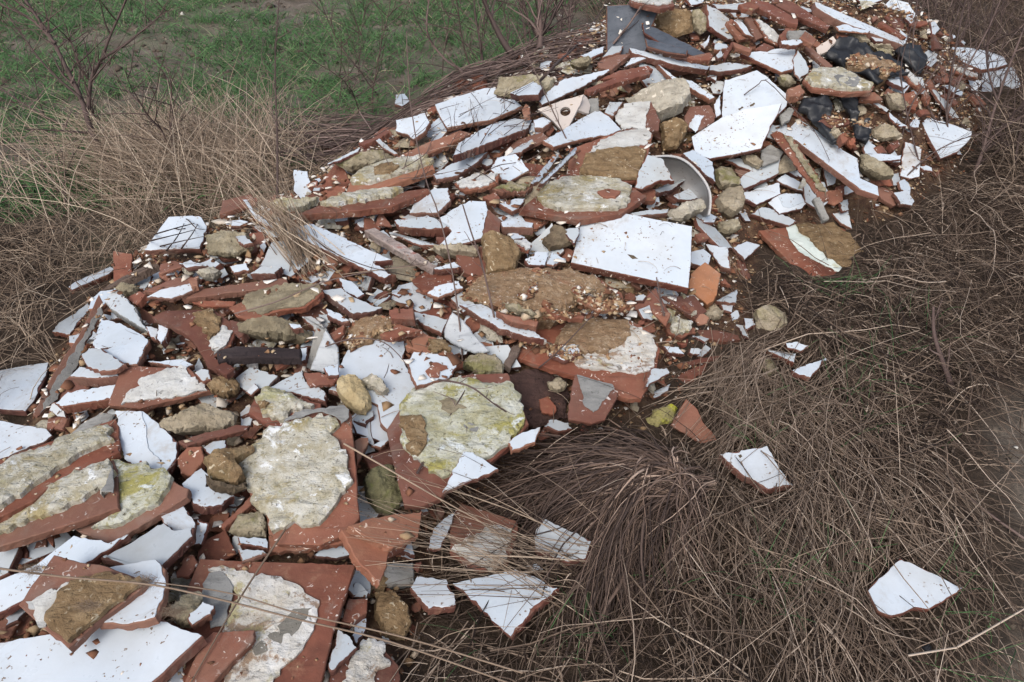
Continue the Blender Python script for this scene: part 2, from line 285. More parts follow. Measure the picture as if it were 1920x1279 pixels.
C crumbling mortar stone at the right end of the red slabs|1318,588 1335,573 1356,583 1348,600 1330,600|m=beige
R dark red slab right of the mortar leaf|1303,618 1340,618 1384,627 1389,637 1357,640 1320,632|t=.035
M pale leaf-shaped mortar flake on red clay|1243,604 1266,595 1298,607 1294,626 1279,634 1255,626|t=.03
+mortar|1247,605 1266,597 1297,608 1291,624 1279,630 1257,621
W thin white sliver on the dark red slab|1297,630 1312,630 1330,636 1322,642|t=.012
W small white shard with red corner, right end of the red slabs|1368,587 1382,582 1389,596 1373,603|t=.02
W pale green shard beside straw at the right end|1394,597 1413,598 1417,609 1398,618|t=.02
W white sliver standing below the pale green shard|1379,609 1394,611 1405,634 1392,629|t=.015
W white shard set in red clay below the mortar leaf|1243,649 1272,651 1283,665 1255,662|t=.03
R long red shard below the white sliver on the right|1270,681 1320,670 1368,664 1332,677 1274,691|t=.03
W small bluish tooth-like shard by the long red shard|1306,669 1322,645 1334,655 1317,670|t=.02
R red slab dropping away into the straw on the right|1264,706 1300,690 1328,679 1324,694 1291,720|t=.03
R brown-red block between the curly twigs at the centre|728,579 775,577 776,598 732,597|t=.05
W white shard with a pointed right end at the centre|771,584 795,588 819,594 840,600 828,626 800,612 778,600|t=.025
R red shard below the pointed white one at the centre|712,627 747,607 792,619 762,624 738,636|t=.03
M red slab sloping under the grey triangle at the centre|760,648 790,622 830,640 850,662 810,668|t=.03
+sand|800,640 828,642 846,660 812,664
C olive brown mortar below the grey triangle|868,690 880,668 925,664 946,688 942,704 900,708|m=moss
G grey triangle standing at the centre|829,618 838,600 847,584 869,600 892,630 917,658 888,661 850,645 833,632|t=.025;n=-.2,-.6;m=palegrey
W narrow white strip with red rim sloping right at the centre|861,571 900,570 922,579 956,604 994,616 1021,636 1000,635 975,628 938,617 895,592|t=.035;n=.05,-.1
D dark wooden post stub under the narrow white strip|946,680 962,648 980,640 976,658 958,690|t=.03
S brown-maroon earth in the hollow right of the round tile|955,700 1000,690 1068,706 1066,780 1010,800 975,790 965,735|m=maroon;t=.02
R red rounded shard in the maroon hollow|1010,748 1028,742 1042,760 1040,776 1016,774|t=.02
C brown mortar clod lying in the maroon hollow|1025,718 1050,708 1066,722 1050,736 1030,732|m=beige;t=.04
M large red tile with white flaking plaster and crumbs, right of centre|966,668 985,640 1010,612 1100,600 1182,600 1216,618 1238,655 1229,700 1203,746 1178,747 1150,738 1129,713 1075,704 1010,684|t=.03;n=.02,-.08
+flake|1076,681 1091,667 1116,660 1140,640 1179,605 1204,621 1222,633 1232,655 1226,680 1219,696 1204,699 1191,703 1160,697 1122,697 1085,687
+crumb|1040,648 1060,615 1110,604 1178,606 1182,630 1160,655 1120,668 1085,664
W white hexagonal chip on red clay, on the large flaking tile|1028,664 1053,650 1078,646 1090,660 1078,670 1058,677|t=.02
W white shard at the right edge of the large flaking tile|1221,692 1251,690 1255,700 1236,712 1210,725|t=.025
W lower white shard at the right edge of the large flaking tile|1216,740 1257,720 1254,734 1228,747|t=.025
R red tile with a grey and white torn patch|1078,701 1100,706 1160,736 1150,760 1135,787 1110,794 1066,787 1064,774 1069,739|t=.025;n=0,-.3
+cement|1082,703 1107,711 1147,721 1151,730 1135,749 1113,775 1097,762 1088,730
+glaze|1122,722 1147,727 1131,739 1117,770 1101,755 1097,740 1110,738
# ---- lower left big pieces
W greenish white shard right of the oval stone|662,790 668,770 700,770 702,778 686,796|t=.02
W large white glazed plate left of the round mortar tile|650,658 669,643 700,634 731,641 758,640 760,657 756,674 768,700 782,726 764,748 752,780 738,803 725,806 713,792 708,760 681,748 640,738 616,731 635,710 631,694 641,679|t=.025
W white plate with a red bare patch above the round mortar tile|764,680 775,660 806,662 838,669 857,682 851,700 838,712 819,715 781,725 772,706|t=.025
+clay|797,698 813,682 838,688 841,694 825,698 822,710 806,710
W chunky white tile left of the white triangle|441,711 470,687 500,697 522,705 503,727 469,736 447,727|t=.025
W small loose white chip on the chunky white tile|459,736 478,718 486,728 470,742|t=.015
M pale mortar tile with a brown spot under the white triangle|466,774 478,744 503,726 560,744 602,757 601,771 547,783 522,809 500,796|t=.03
+mortar|478,749 503,730 541,744 575,760 588,767 547,773 538,791 513,790 491,776
+sand|486,766 500,763 508,768 500,776 490,774
W sharp white triangle with a red wedge lying on it|505,727 540,708 568,693 573,716 594,723 610,735 610,753 556,739|t=.035
R flat red wedge on the sharp white triangle|570,699 600,697 634,708 625,720 578,722|t=.02
W pale shard behind the red wedge, below the grey wedge|606,690 634,680 636,704 616,706|t=.015
C oval tan stone lying on the large white plate|630,734 644,713 666,708 681,716 695,744 698,764 688,780 669,777 647,761|m=tan;t=.06;n=0,-.4
K small grey-pink shard on the large white plate|677,714 697,701 716,714 731,735 722,742 691,731|t=.03
R brown-red slab behind the olive stone|681,855 735,840 739,871 697,881|t=.03
R red block edge left of the brown-red slab|664,828 676,820 690,820 688,836 669,876|t=.04
W mint splinter lying on the brown-red slab|696,836 713,826 729,826 715,840|t=.015
C olive boulder between the two large mortar tiles|680,910 692,886 713,875 738,878 750,904 758,940 736,968 705,962 686,936|m=mossdark;t=.08
M round mortar tile with dark holes and a red left rim|724,806 748,770 772,732 800,715 850,707 884,701 952,699 960,720 980,765 992,795 950,842 900,882 850,908 825,934 795,948 757,948 740,880|t=.03;n=0,-.15
+lichen|750,779 753,760 772,735 794,721 822,714 856,714 894,716 919,726 956,720 968,737 977,763 986,791 975,812 950,836 919,860 880,880 850,900 825,896 791,873 775,863 755,841 752,804
+sand|753,790 775,788 791,790 800,807 803,841 784,863 765,850
+olive|822,760 838,755 850,757 875,773 856,777 828,776
+cement|864,802 880,800 900,807 894,818 878,812
W pale blue tile below the round mortar tile, under grass blades|829,926 846,885 869,846 888,848 914,866 935,880 900,896 860,910|t=.02;L=0.02
W white shard at the top of the drooping tussock, right of the round tile|953,830 965,818 981,810 1014,801 1004,830 960,846|t=.025
W small white slab between the hollow and the tussock|1020,800 1031,787 1066,793 1073,805 1048,810|t=.03
W white chip under the corner of the two red pieces in the lower middle|575,1037 600,1027 643,1022 657,1040 631,1048 585,1044|t=.02
R wide red slab strip under the largest mortar tile|500,1034 503,1004 547,988 640,994 650,1016 560,1032|t=.03
M largest mortar tile, five-sided, with a red right margin|498,812 556,778 610,771 647,767 659,776 663,830 667,873 674,972 650,1000 600,1022 520,1020 504,1000 500,970 470,930 446,868|t=.03;n=0,-.2
+mortar|509,805 550,798 581,788 606,782 631,790 638,801 620,816 638,835 641,848 653,860 651,879 658,898 655,913 637,942 600,987 575,989 543,989 512,1001 503,974 481,955 472,927 459,896 446,868 472,845
+cement|534,798 556,780 600,773 647,768 657,776 657,790 642,802 632,790 606,780 581,786
C brown smooth boulder under the left corner of the largest mortar tile|382,870 405,850 440,842 474,838 478,848 446,872 462,900 450,920 420,915 395,900|m=sand;t=.06
R small red and mossy shard above the white heart-shaped tile|332,860 350,838 378,836 382,862 360,890 338,888|t=.04
W small white shard above the brown smooth boulder|380,840 400,828 424,826 426,842 398,858|t=.02
W heart-shaped white tile with thick broken red underside|340,908 362,888 378,878 392,890 388,912 412,922 440,930 420,944 388,952 362,946 350,928|t=.04
C brown lump lying on the heart-shaped tile|385,890 400,902 440,912 462,905 464,918 440,928 405,918 388,908|m=earth;t=.04
R long red bar below the heart-shaped tile|412,985 470,930 478,940 440,972 420,990|t=.03
C mossy yellow mortar below the long red bar|428,1000 450,965 490,960 505,985 500,1010 450,1008|m=moss
W narrow pale mortar strip under the mossy yellow mortar|446,1007 500,1010 502,1030 450,1022|t=.025
W small pale tile below the narrow mortar strip|446,1029 494,1031 500,1038 454,1054|t=.02
G grey block below the red pieces in the lower middle|725,1056 775,1054 778,1090 716,1098|t=.04
R lower pointed red slab right of the largest mortar tile|640,994 656,988 731,1026 724,1066 712,1096 699,1082 665,1044|t=.04
R upper red slab with a sharp ridge right of the largest mortar tile|653,986 699,970 759,964 792,957 785,1006 752,1021 731,1028 690,1008|t=.035
W white splinter strip under dry blades, left of the plastered red tile|800,1030 812,990 840,966 854,960 845,990 826,1030|t=.02;L=0.06
M red tile with white plaster under dry stalks|843,968 866,944 920,960 970,977 972,993 953,1053 895,1069 843,1036|t=.03;L=0.05
+flake|883,1006 920,989 960,992 953,1043 928,1068 895,1061 846,1032
W white square corner tile half covered by the tussock's stalks|1000,1008 1017,970 1062,992 1110,1015 1099,1048 1066,1054 1003,1032|t=.03;L=0.085
W small white scrap under the white square corner tile|985,1062 1007,1056 1020,1070 997,1073|t=.02;L=0.06
W white tile with red left edge behind the kite-shaped one|768,1102 783,1080 837,1088 853,1115 853,1138 803,1142|t=.03;L=0.06
W kite-shaped white tile pointing down at the lower middle|848,1094 905,1082 966,1067 1010,1084 1047,1103 1020,1128 985,1162 958,1195 928,1170 890,1130|t=.03;L=0.07
C round brown boulder at the lower middle|702,1113 737,1108 762,1138 773,1168 759,1203 722,1198 702,1158|m=sand;t=.07
R red slab with a white corner, right of the arched mortar tile|640,1162 654,1122 690,1122 688,1148 660,1168|t=.04
W white corner on the red slab right of the arched mortar tile|658,1120 664,1094 672,1092 692,1111 688,1123|t=.02
M mottled plaster piece at the bottom edge of the heap|615,1292 622,1256 674,1206 696,1200 719,1204 726,1223 748,1248 752,1295|t=.03
+flake|640,1292 650,1250 676,1208 696,1202 717,1206 722,1224 730,1250 700,1262 690,1295
W light blue shard beside the arched mortar tile|659,1192 664,1162 688,1158 687,1180 668,1208|t=.02
W white fang-shaped shard beside the arched mortar tile|616,1250 634,1180 650,1188 670,1214 645,1238 621,1260|t=.03
W upright grey-blue plate left of the largest mortar tile|363,1022 371,973 391,983 378,1022|t=.015;n=-.3,-.9
W bluish plate left of the upright grey-blue one|298,960 318,948 337,938 362,970 367,992 330,999 306,982|t=.02
W white tile with a ragged top edge at the lower left|188,1046 243,1020 275,1000 296,985 308,981 328,995 364,988 362,1006 337,1031 303,1062 240,1062|t=.03
R small red and white shard in the dark gap at the lower middle left|330,1080 345,1045 362,1040 370,1055 352,1080|t=.02
W long bluish tile with a red lower edge at the left border|-20,1100 0,1088 70,1058 140,1004 205,1017 240,1002 200,1034 110,1087 40,1130 0,1150 -20,1156|t=.03
W white plate under the brown-patched tile, lower left|190,1066 268,1052 293,1049 311,1067 313,1093 307,1124 291,1158 240,1172 180,1170|t=.03
W pale blue tile at the left border above the mortar-coated slabs|-25,792 0,789 45,796 89,805 99,817 82,830 0,862 -25,868|t=.025
G grey sheet in shade right of the pale blue border tile|118,826 150,796 190,772 214,776 200,800 150,830|t=.02
M red tile with a greenish mortar patch in the lower left|213,866 262,872 300,880 330,905 354,916 350,931 300,963 205,1021 138,991 160,955|t=.03
+lichen|215,868 262,876 310,884 326,897 324,911 313,927 299,949 268,964 231,986 187,995 176,994 212,970 220,930
M upper mortar-coated slab at the left border|-30,876 0,862 110,822 217,785 223,800 224,847 110,902 60,940 0,968 -30,980|t=.03
+mortar|-28,892 0,880 60,850 100,845 125,825 190,803 214,809 215,830 165,850 100,890 40,935 0,956 -28,964
M lower mortar-coated slab with a glossy rim at the left border|-30,985 0,968 60,935 130,901 212,861 220,880 222,952 120,986 0,1024 -30,1032|t=.03
+mortar|-28,998 0,985 38,945 100,915 170,880 208,867 215,880 210,910 195,935 188,918 150,945 80,975 40,990 0,1004 -28,1014
+cement|196,930 210,905 218,880 221,915 219,934
M red slab with a great arched mortar patch at the bottom|330,1150 375,1047 425,1050 560,1055 667,1058 650,1112 625,1186 600,1292 345,1296|t=.03
+flake|392,1070 425,1064 453,1073 481,1084 518,1083 540,1095 568,1108 587,1126 596,1145 593,1167 581,1198 556,1232 525,1267 503,1294 425,1294 420,1180 436,1110 420,1086
+cement|392,1078 412,1074 428,1086 438,1105 430,1140 425,1175 396,1182 380,1120
+olivegrey|550,1145 587,1143 575,1164 537,1210 480,1233 474,1220 525,1173
C greenish mortar wedge left of the arched patch|318,1150 340,1118 372,1110 384,1150 372,1176 340,1180|m=moss;t=.05
W pale green plate at the foot of the greenish mortar wedge|350,1160 380,1128 402,1136 396,1152 360,1174|t=.03
R smooth red corner piece at the bottom, right of the big white slab|378,1200 400,1184 478,1181 475,1201 430,1245 385,1294 340,1294|t=.035
W big white slab filling the bottom left corner|-40,1210 0,1204 88,1190 193,1172 291,1154 316,1166 380,1193 330,1240 275,1292 0,1300 -40,1300|t=.04
M brown sandy mortar on a red and white tile at the lower left|34,1134 68,1086 101,1040 150,1054 187,1058 216,1068 276,1090 262,1106 190,1161 128,1215 88,1183|t=.035;n=.02,-.15
+plaster|50,1130 90,1112 137,1094 119,1117 97,1148 87,1176 72,1167
+sand|137,1094 175,1086 212,1079 273,1093 258,1106 190,1160 133,1209 97,1183 90,1170 100,1146
# ---- loose pieces on the grass
W thin white shard in the straw, left of two right of the heap|1434,654 1455,659 1472,667 1492,663 1489,681 1460,668|t=.03;L=0.05
W small whitish chip just above the left straw shard|1472,643 1492,641 1517,649 1500,658 1476,652|t=.02;L=0.05
W white triangular shard lying in the straw right of the heap|1485,695 1515,682 1549,672 1520,709 1500,704|t=.025;L=0.05
C yellow mossy mortar under the terracotta triangle by the tussock|1209,794 1226,771 1257,760 1270,768 1261,793 1230,806|m=yellowmoss
R terracotta triangle with white rim sticking out behind the tussock|1287,748 1308,767 1319,792 1354,833 1330,841 1291,818 1257,797|t=.02;n=0,-.7;L=0.04
W isolated white tile with a stepped right side lying on straw|1349,852 1395,844 1438,836 1452,860 1462,880 1474,894 1487,911 1440,918 1415,902 1390,890|t=.035;n=.05,-.1;L=0.06
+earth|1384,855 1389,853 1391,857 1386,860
W dirty white kite-shaped tile lying alone at the lower right|1626,1108 1640,1090 1660,1075 1687,1046 1740,1070 1804,1104 1770,1128 1740,1143 1715,1141 1700,1147 1672,1158 1645,1146|t=.02;n=0,-.1;L=0.05
C beige stone half hidden by straw at the right end of the red slabs|1410,592 1440,572 1472,588 1478,612 1450,630 1420,622|m=beige;t=.07
C grey-green pebble in the straw below the beige stone|1424,690 1436,672 1452,680 1456,700 1440,708|m=moss;t=.05
C small black stone on the muddy path at the lower right|1726,1212 1736,1206 1746,1214 1744,1228 1730,1228|m=black;t=.04
'''

random.seed(7)
RNG = np.random.default_rng(11)
scene = bpy.context.scene
COL = scene.collection
PITCH, FPX, CAMH = math.radians(38), 1450.0, 1.65
CAM = np.array([0.0, 0.0, CAMH])
FW = np.array([0, math.cos(PITCH), -math.sin(PITCH)])
UP = np.array([0, math.sin(PITCH), math.cos(PITCH)])
RT = np.array([1.0, 0, 0])


def rays(px):
    px = np.atleast_2d(np.asarray(px, float))
    return FW + RT * ((px[:, :1] - 960) / FPX) - UP * ((px[:, 1:2] - 639.5) / FPX)


# ------------------------------------------------------------------ terrain
PILE = np.array([(-.22, .3), (-.24, .88), (-.24, 1.3), (-.02, 1.56), (.42, 1.74), (.68, 2.08), (.85, 2.4), (1.02, 2.85),
                 (1.65, 3.0), (2.15, 3.45), (2.65, 4.2), (2.6, 4.7), (2.0, 5.1), (1.4, 5.1), (.75, 4.95), (.35, 4.75), (-.05, 4.3),
                 (-.5, 3.85), (-.85, 3.35), (-1.1, 2.85), (-1.5, 2.7), (-1.56, 2.1), (-1.5, 1.6), (-1.7, 1.0), (-1.7, .3)])


def in_poly(pts, poly):
    pts = np.asarray(pts, float)
    x, y = pts[:, 0], pts[:, 1]
    inside = np.zeros(len(pts), bool)
    n = len(poly)
    for i in range(n):
        x0, y0 = poly[i]
        x1, y1 = poly[(i + 1) % n]
        c = (y0 > y) != (y1 > y)
        if y1 != y0:
            inside ^= c & (x < (x1 - x0) * (y - y0) / (y1 - y0) + x0)
    return inside


def dist_poly(pts, poly):
    pts = np.asarray(pts, float)
    best = np.full(len(pts), 1e9)
    n = len(poly)
    for i in range(n):
        a = np.asarray(poly[i], float)
        b = np.asarray(poly[(i + 1) % n], float)
        ab = b - a
        t = np.clip(((pts - a) @ ab) / max(ab @ ab, 1e-12), 0, 1)
        best = np.minimum(best, np.linalg.norm(pts - a - t[:, None] * ab, axis=1))
    return best


GX0, GX1, GY0, GY1, GS = -6.0, 6.0, -1.0, 11.0, 0.03
gxs = np.arange(GX0, GX1 + GS / 2, GS)
gys = np.arange(GY0, GY1 + GS / 2, GS)
gX, gY = np.meshgrid(gxs, gys)


def wave_noise(x, y, sc, seed, n=14):
    r = np.random.default_rng(seed)
    out = np.zeros_like(x)
    for i in range(n):
        a = r.uniform(0, 2 * math.pi)
        k = sc * r.uniform(.6, 1.7)
        out += np.sin(k * (x * math.cos(a) + y * math.sin(a)) + r.uniform(0, 6.28))
    return out / math.sqrt(n)


gp = np.stack([gX.ravel(), gY.ravel()], 1)
near = (gp[:, 0] > -3) & (gp[:, 0] < 4) & (gp[:, 1] < 6.5)
sd = np.full(len(gp), -9.0)
dd = dist_poly(gp[near], PILE)
sd[near] = np.where(in_poly(gp[near], PILE), dd, -dd)
SD = sd.reshape(gX.shape)
hm = np.interp(gY, [.3, 1.2, 2.0, 3.0, 3.8, 4.5, 4.9], [.12, .17, .25, .38, .55, .62, .55])
mound = np.where(SD > 0, hm * (1 - np.exp(-np.maximum(SD, 0) / .33)), 0)
GH = mound + .012 * wave_noise(gX, gY, 9, 1) * (SD > -.4) + .016 * wave_noise(gX, gY, 4, 2) + .008 * wave_noise(gX, gY, 28, 3)
GH -= .012
# the outer skin of the heap rides on loose pieces above the packed earth
GHP = GH + .075 * np.where(SD > 0, 1 - np.exp(-np.maximum(SD, 0) / .16), 0)


def H(x, y, G=None):
    G = GH if G is None else G
    x = np.asarray(x, float)
    y = np.asarray(y, float)
    fx = np.clip((x - GX0) / GS, 0, len(gxs) - 1.001)
    fy = np.clip((y - GY0) / GS, 0, len(gys) - 1.001)
    i = fx.astype(int)
    j = fy.astype(int)
    u = fx - i
    v = fy - j
    return (G[j, i] * (1 - u) * (1 - v) + G[j, i + 1] * u * (1 - v) + G[j + 1, i] * (1 - u) * v + G[j + 1, i + 1] * u * v)


def sdf(x, y):
    fx = np.clip((np.asarray(x) - GX0) / GS, 0, len(gxs) - 1).astype(int)
    fy = np.clip((np.asarray(y) - GY0) / GS, 0, len(gys) - 1).astype(int)
    return SD[fy, fx]


def march(px, G=None):
    """distance factor t along the (unnormalised) ray at which it meets the terrain"""
    r = rays(px)
    t = np.full(len(r), .4)
    done = np.zeros(len(r), bool)
    for _ in range(420):
        p = CAM + r * t[:, None]
        done |= p[:, 2] <= H(p[:, 0], p[:, 1], G)
        t = np.where(done, t, t + .022)
        if done.all():
            break
    return t


# ------------------------------------------------------------------ materials
def new_mat(name, rough=.7, spec=.3):
    m = bpy.data.materials.new(name)
    m.use_nodes = True
    nt = m.node_tree
    nt.nodes.clear()
    out = nt.nodes.new('ShaderNodeOutputMaterial')
    b = nt.nodes.new('ShaderNodeBsdfPrincipled')
    b.inputs['Roughness'].default_value = rough
    b.inputs['Specular IOR Level'].default_value = spec
    nt.links.new(b.outputs[0], out.inputs[0])
    return m, nt, b


class NT:
    def __init__(s, nt):
        s.nt = nt
        tc = nt.nodes.new('ShaderNodeTexCoord')
        oi = nt.nodes.new('ShaderNodeObjectInfo')
        mul = nt.nodes.new('ShaderNodeMath')
        mul.operation = 'MULTIPLY'
        mul.inputs[1].default_value = 41.7
        nt.links.new(oi.outputs['Random'], mul.inputs[0])
        add = nt.nodes.new('ShaderNodeVectorMath')
        add.operation = 'ADD'
        nt.links.new(tc.outputs['Object'], add.inputs[0])
        nt.links.new(mul.outputs[0], add.inputs[1])
        s.vec = add.outputs[0]
        s.rnd = oi.outputs['Random']

    def noise(s, scale, detail=5, rough=.6, vec=None, dist=0):
        n = s.nt.nodes.new('ShaderNodeTexNoise')
        n.inputs['Scale'].default_value = scale
        n.inputs['Detail'].default_value = detail
        n.inputs['Roughness'].default_value = rough
        n.inputs['Distortion'].default_value = dist
        s.nt.links.new(vec or s.vec, n.inputs['Vector'])
        return n.outputs['Fac']

    def voro(s, scale, feature='F1', out='Distance', rand=1.0):
        n = s.nt.nodes.new('ShaderNodeTexVoronoi')
        n.feature = feature
        n.inputs['Scale'].default_value = scale
        n.inputs['Randomness'].default_value = rand
        s.nt.links.new(s.vec, n.inputs['Vector'])
        return n.outputs[out]

    def scaled(s, sx, sy, sz, rot=0):
        n = s.nt.nodes.new('ShaderNodeMapping')
        n.inputs['Scale'].default_value = (sx, sy, sz)
        n.inputs['Rotation'].default_value = (0, 0, rot)
        s.nt.links.new(s.vec, n.inputs['Vector'])
        return n.outputs[0]

    def ramp(s, fac, stops):
        n = s.nt.nodes.new('ShaderNodeValToRGB')
        e = n.color_ramp.elements
        while len(e) < len(stops):
            e.new(.5)
        for k, (p, c) in enumerate(stops):
            e[k].position = p
            e[k].color = (c, c, c, 1) if isinstance(c, (int, float)) else (*c, 1)
        s.nt.links.new(fac, n.inputs[0])
        return n.outputs[0]

    def mix(s, fac, a, b, mode='MIX'):
        n = s.nt.nodes.new('ShaderNodeMix')
        n.data_type = 'RGBA'
        n.blend_type = mode
        for sock, v in ((n.inputs[0], fac), (n.inputs[6], a), (n.inputs[7], b)):
            if isinstance(v, (int, float)):
                sock.default_value = v if sock.type == 'VALUE' else (v, v, v, 1)
            elif isinstance(v, tuple):
                sock.default_value = (*v, 1)
            else:
                s.nt.links.new(v, sock)
        return n.outputs[2]

    def math(s, op, a, b):
        n = s.nt.nodes.new('ShaderNodeMath')
        n.operation = op
        for k, v in enumerate((a, b)):
            if isinstance(v, (int, float)):
                n.inputs[k].default_value = v
            else:
                s.nt.links.new(v, n.inputs[k])
        return n.outputs[0]

    def bump(s, b, h, strength, dist):
        n = s.nt.nodes.new('ShaderNodeBump')
        n.inputs['Strength'].default_value = strength
        n.inputs['Distance'].default_value = dist
        s.nt.links.new(h, n.inputs['Height'])
        s.nt.links.new(n.outputs[0], b.inputs['Normal'])

    def attr(s, name):
        n = s.nt.nodes.new('ShaderNodeAttribute')
        n.attribute_name = name
        return n.outputs['Fac']


MAT = {}


def mat_glaze(name, base, dirt=.6):
    m, nt, b = new_mat(name, .32, .5)
    k = NT(nt)
    film = k.ramp(k.noise(7, 6, .65), [(.40, 0.0), (.78, .62 * dirt)])
    c = k.mix(film, base, (base[0] * .62, base[1] * .58, base[2] * .52))
    c = k.mix(k.ramp(k.noise(2.6, 4, .55, dist=.5), [(.38, 0), (.68, .7)]), c, (base[0] * .80, base[1] * .86, base[2] * .92))
    spk = k.ramp(k.math('MULTIPLY', k.ramp(k.noise(90, 3, .6), [(.61, 0), (.65, 1)]), k.ramp(k.noise(11, 3), [(.46, 0), (.58, 1)])), [(.4, 0), (.6, dirt)])
    c = k.mix(spk, c, (.17, .12, .085))
    smear = k.ramp(k.noise(3.2, 8, .78, dist=.6), [(.55, 0), (.68, .62 * dirt)])
    c = k.mix(smear, c, (.30, .245, .185))
    scr = k.ramp(k.noise(1, 2, .5, vec=k.scaled(9, 190, 9, .7)), [(.72, 0), (.76, .22)])
    c = k.mix(scr, c, (.42, .40, .37))
    c = k.mix(k.ramp(k.rnd, [(0, 0), (1, .22)]), c, (.60, .66, .72), 'MULTIPLY')
    nt.links.new(c, b.inputs['Base Color'])
    nt.links.new(k.ramp(k.noise(14, 4), [(.3, .22), (.75, .6)]), b.inputs['Roughness'])
    k.bump(b, k.noise(22, 3), .12, .004)
    MAT[name] = m


def mat_clay(name, c0, c1, fleck=1.0):
    m, nt, b = new_mat(name, .75, .25)
    k = NT(nt)
    c = k.ramp(k.noise(9, 7, .65), [(.3, c0), (.7, c1)])
    c = k.mix(k.ramp(k.noise(4, 5, .7), [(.52, 0), (.72, .75)]), c, (c0[0] * .45, c0[1] * .5, c0[2] * .55))
    c = k.mix(k.ramp(k.noise(30, 5, .7), [(.56, 0), (.72, .45)]), c, (.36, .23, .15))
    c = k.mix(k.ramp(k.noise(5.5, 7, .75, dist=.5), [(.56, 0), (.66, .6)]), c, (.21, .18, .155))
    c = k.mix(k.ramp(k.noise(1, 3, .6, vec=k.scaled(6, 60, 6, .5)), [(.6, 0), (.72, .4)]), c, (c0[0] * .5, c0[1] * .5, c0[2] * .5))
    if fleck:
        f = k.math('MULTIPLY', k.ramp(k.noise(62, 2, .5, dist=1.2), [(.655, 0), (.675, 1)]), k.ramp(k.noise(8, 3), [(.47, 0), (.55, 1)]))
        c = k.mix(k.math('MULTIPLY', f, fleck), c, (.72, .70, .66))
    c = k.mix(k.ramp(k.noise(3.4, 6, .7), [(.42, 0), (.70, .5)]), c, (.26, .15, .108))
    tone = k.ramp(k.rnd, [(0, (1, 1, 1)), (.2, (.58, .58, .62)), (.4, (1, .9, .8)), (.6, (.72, .66, .68)), (.8, (1, 1, .95)), (1, (.5, .5, .54))])
    c = k.mix(k.ramp(k.math('FRACT', k.math('MULTIPLY', k.rnd, 7.3), 0.0), [(.5, 0), (1, .5)]), c, (.31, .175, .125))
    c = k.mix(1.0, c, tone, 'MULTIPLY')
    nt.links.new(c, b.inputs['Base Color'])
    k.bump(b, k.noise(70, 6, .7), .5, .004)
    MAT[name] = m


def mat_rough(name, cols, sc=9, bump=.7, bsc=60, patch=None, flecks=None, rough=.9):
    m, nt, b = new_mat(name, rough, .2)
    k = NT(nt)
    n = len(cols)
    c = k.ramp(k.noise(sc, 8, .7), [(.26 + .48 * i / max(1, n - 1), cols[i]) for i in range(n)])
    if patch:
        for (ps, lo, hi, pc, amt) in patch:
            c = k.mix(k.ramp(k.noise(ps, 7, .72, dist=.4), [(lo, 0), (hi, amt)]), c, pc)
    if flecks:
        fm = k.math('MULTIPLY', k.ramp(k.noise(flecks[0] * 1.7, 2, .5, dist=.8), [(.64, 0), (.67, 1)]), k.ramp(k.noise(12, 3), [(.42, .1), (.6, 1)]))
        c = k.mix(fm, c, flecks[2])
    strk = k.ramp(k.noise(1, 5, .65, vec=k.scaled(14, 46, 20, .35), dist=.5), [(.52, 0), (.66, .55)])
    c = k.mix(strk, c, tuple(x * .62 for x in cols[len(cols) // 2]))
    pores = k.ramp(k.noise(85, 3, .6), [(.30, .0), (.38, 1)])
    c = k.mix(k.ramp(pores, [(0, .6), (.6, 0)]), c, tuple(x * .35 for x in cols[0]))
    nt.links.new(c, b.inputs['Base Color'])
    h = k.math('ADD', k.noise(bsc, 7, .72), k.math('ADD', k.math('MULTIPLY', pores, .3), k.math('MULTIPLY', strk, -.5)))
    k.bump(b, h, bump, .009)
    MAT[name] = m


mat_glaze('glaze', (.525, .565, .605), 1.0)
mat_glaze('glaze_dirty', (.43, .455, .47), 1.35)
mat_glaze('pot', (.50, .43, .38), .6)
mat_glaze('basin', (.36, .345, .335), .9)
mat_clay('clay', (.135, .050, .033), (.23, .088, .058))
mat_clay('edgeclay', (.085, .033, .027), (.155, .06, .046), .55)
mat_clay('orange', (.27, .115, .055), (.36, .165, .085), .2)
mat_clay('brick', (.27, .085, .045), (.34, .12, .065), .1)
MORT = [(.18, .145, .085), (.33, .30, .215), (.46, .445, .39), (.53, .535, .515)]
mat_rough('mortar', MORT, 15, 1.0, 48, [(7, .54, .60, (.27, .215, .09), .75), (19, .58, .62, (.68, .70, .71), .85), (30, .62, .66, (.06, .05, .04), .85), (4.5, .60, .66, (.27, .26, .08), .6), (48, .57, .62, (.22, .19, .10), .7), (36, .64, .68, (.62, .64, .65), .8)])
mat_rough('lichen', [(.19, .165, .09), (.33, .32, .215), (.46, .465, .41), (.53, .555, .54)], 13, 1.0, 52, [(6, .53, .58, (.27, .245, .06), .85), (15, .58, .62, (.58, .62, .63), .85), (46, .57, .62, (.23, .21, .09), .75), (30, .62, .66, (.07, .06, .04), .9)])
mat_rough('plaster', [(.29, .275, .25), (.42, .42, .405), (.52, .535, .54)], 9, .55, 50, [(8, .57, .66, (.36, .30, .19), .75), (34, .62, .66, (.09, .08, .07), .9)])
mat_rough('flake', [(.30, .25, .18), (.48, .46, .42), (.58, .59, .60)], 15, .8, 45, [(9, .54, .58, (.22, .14, .085), .85), (24, .60, .64, (.12, .10, .08), .85), (6, .56, .62, (.33, .29, .13), .75)])
mat_rough('sand', [(.105, .066, .034), (.21, .14, .075), (.33, .245, .145)], 26, 1.0, 110, [(5, .58, .7, (.14, .115, .05), .6)], (46, .10, (.50, .43, .31)))
mat_rough('tan', [(.28, .21, .11), (.38, .30, .17), (.46, .38, .24)], 16, .8, 90)
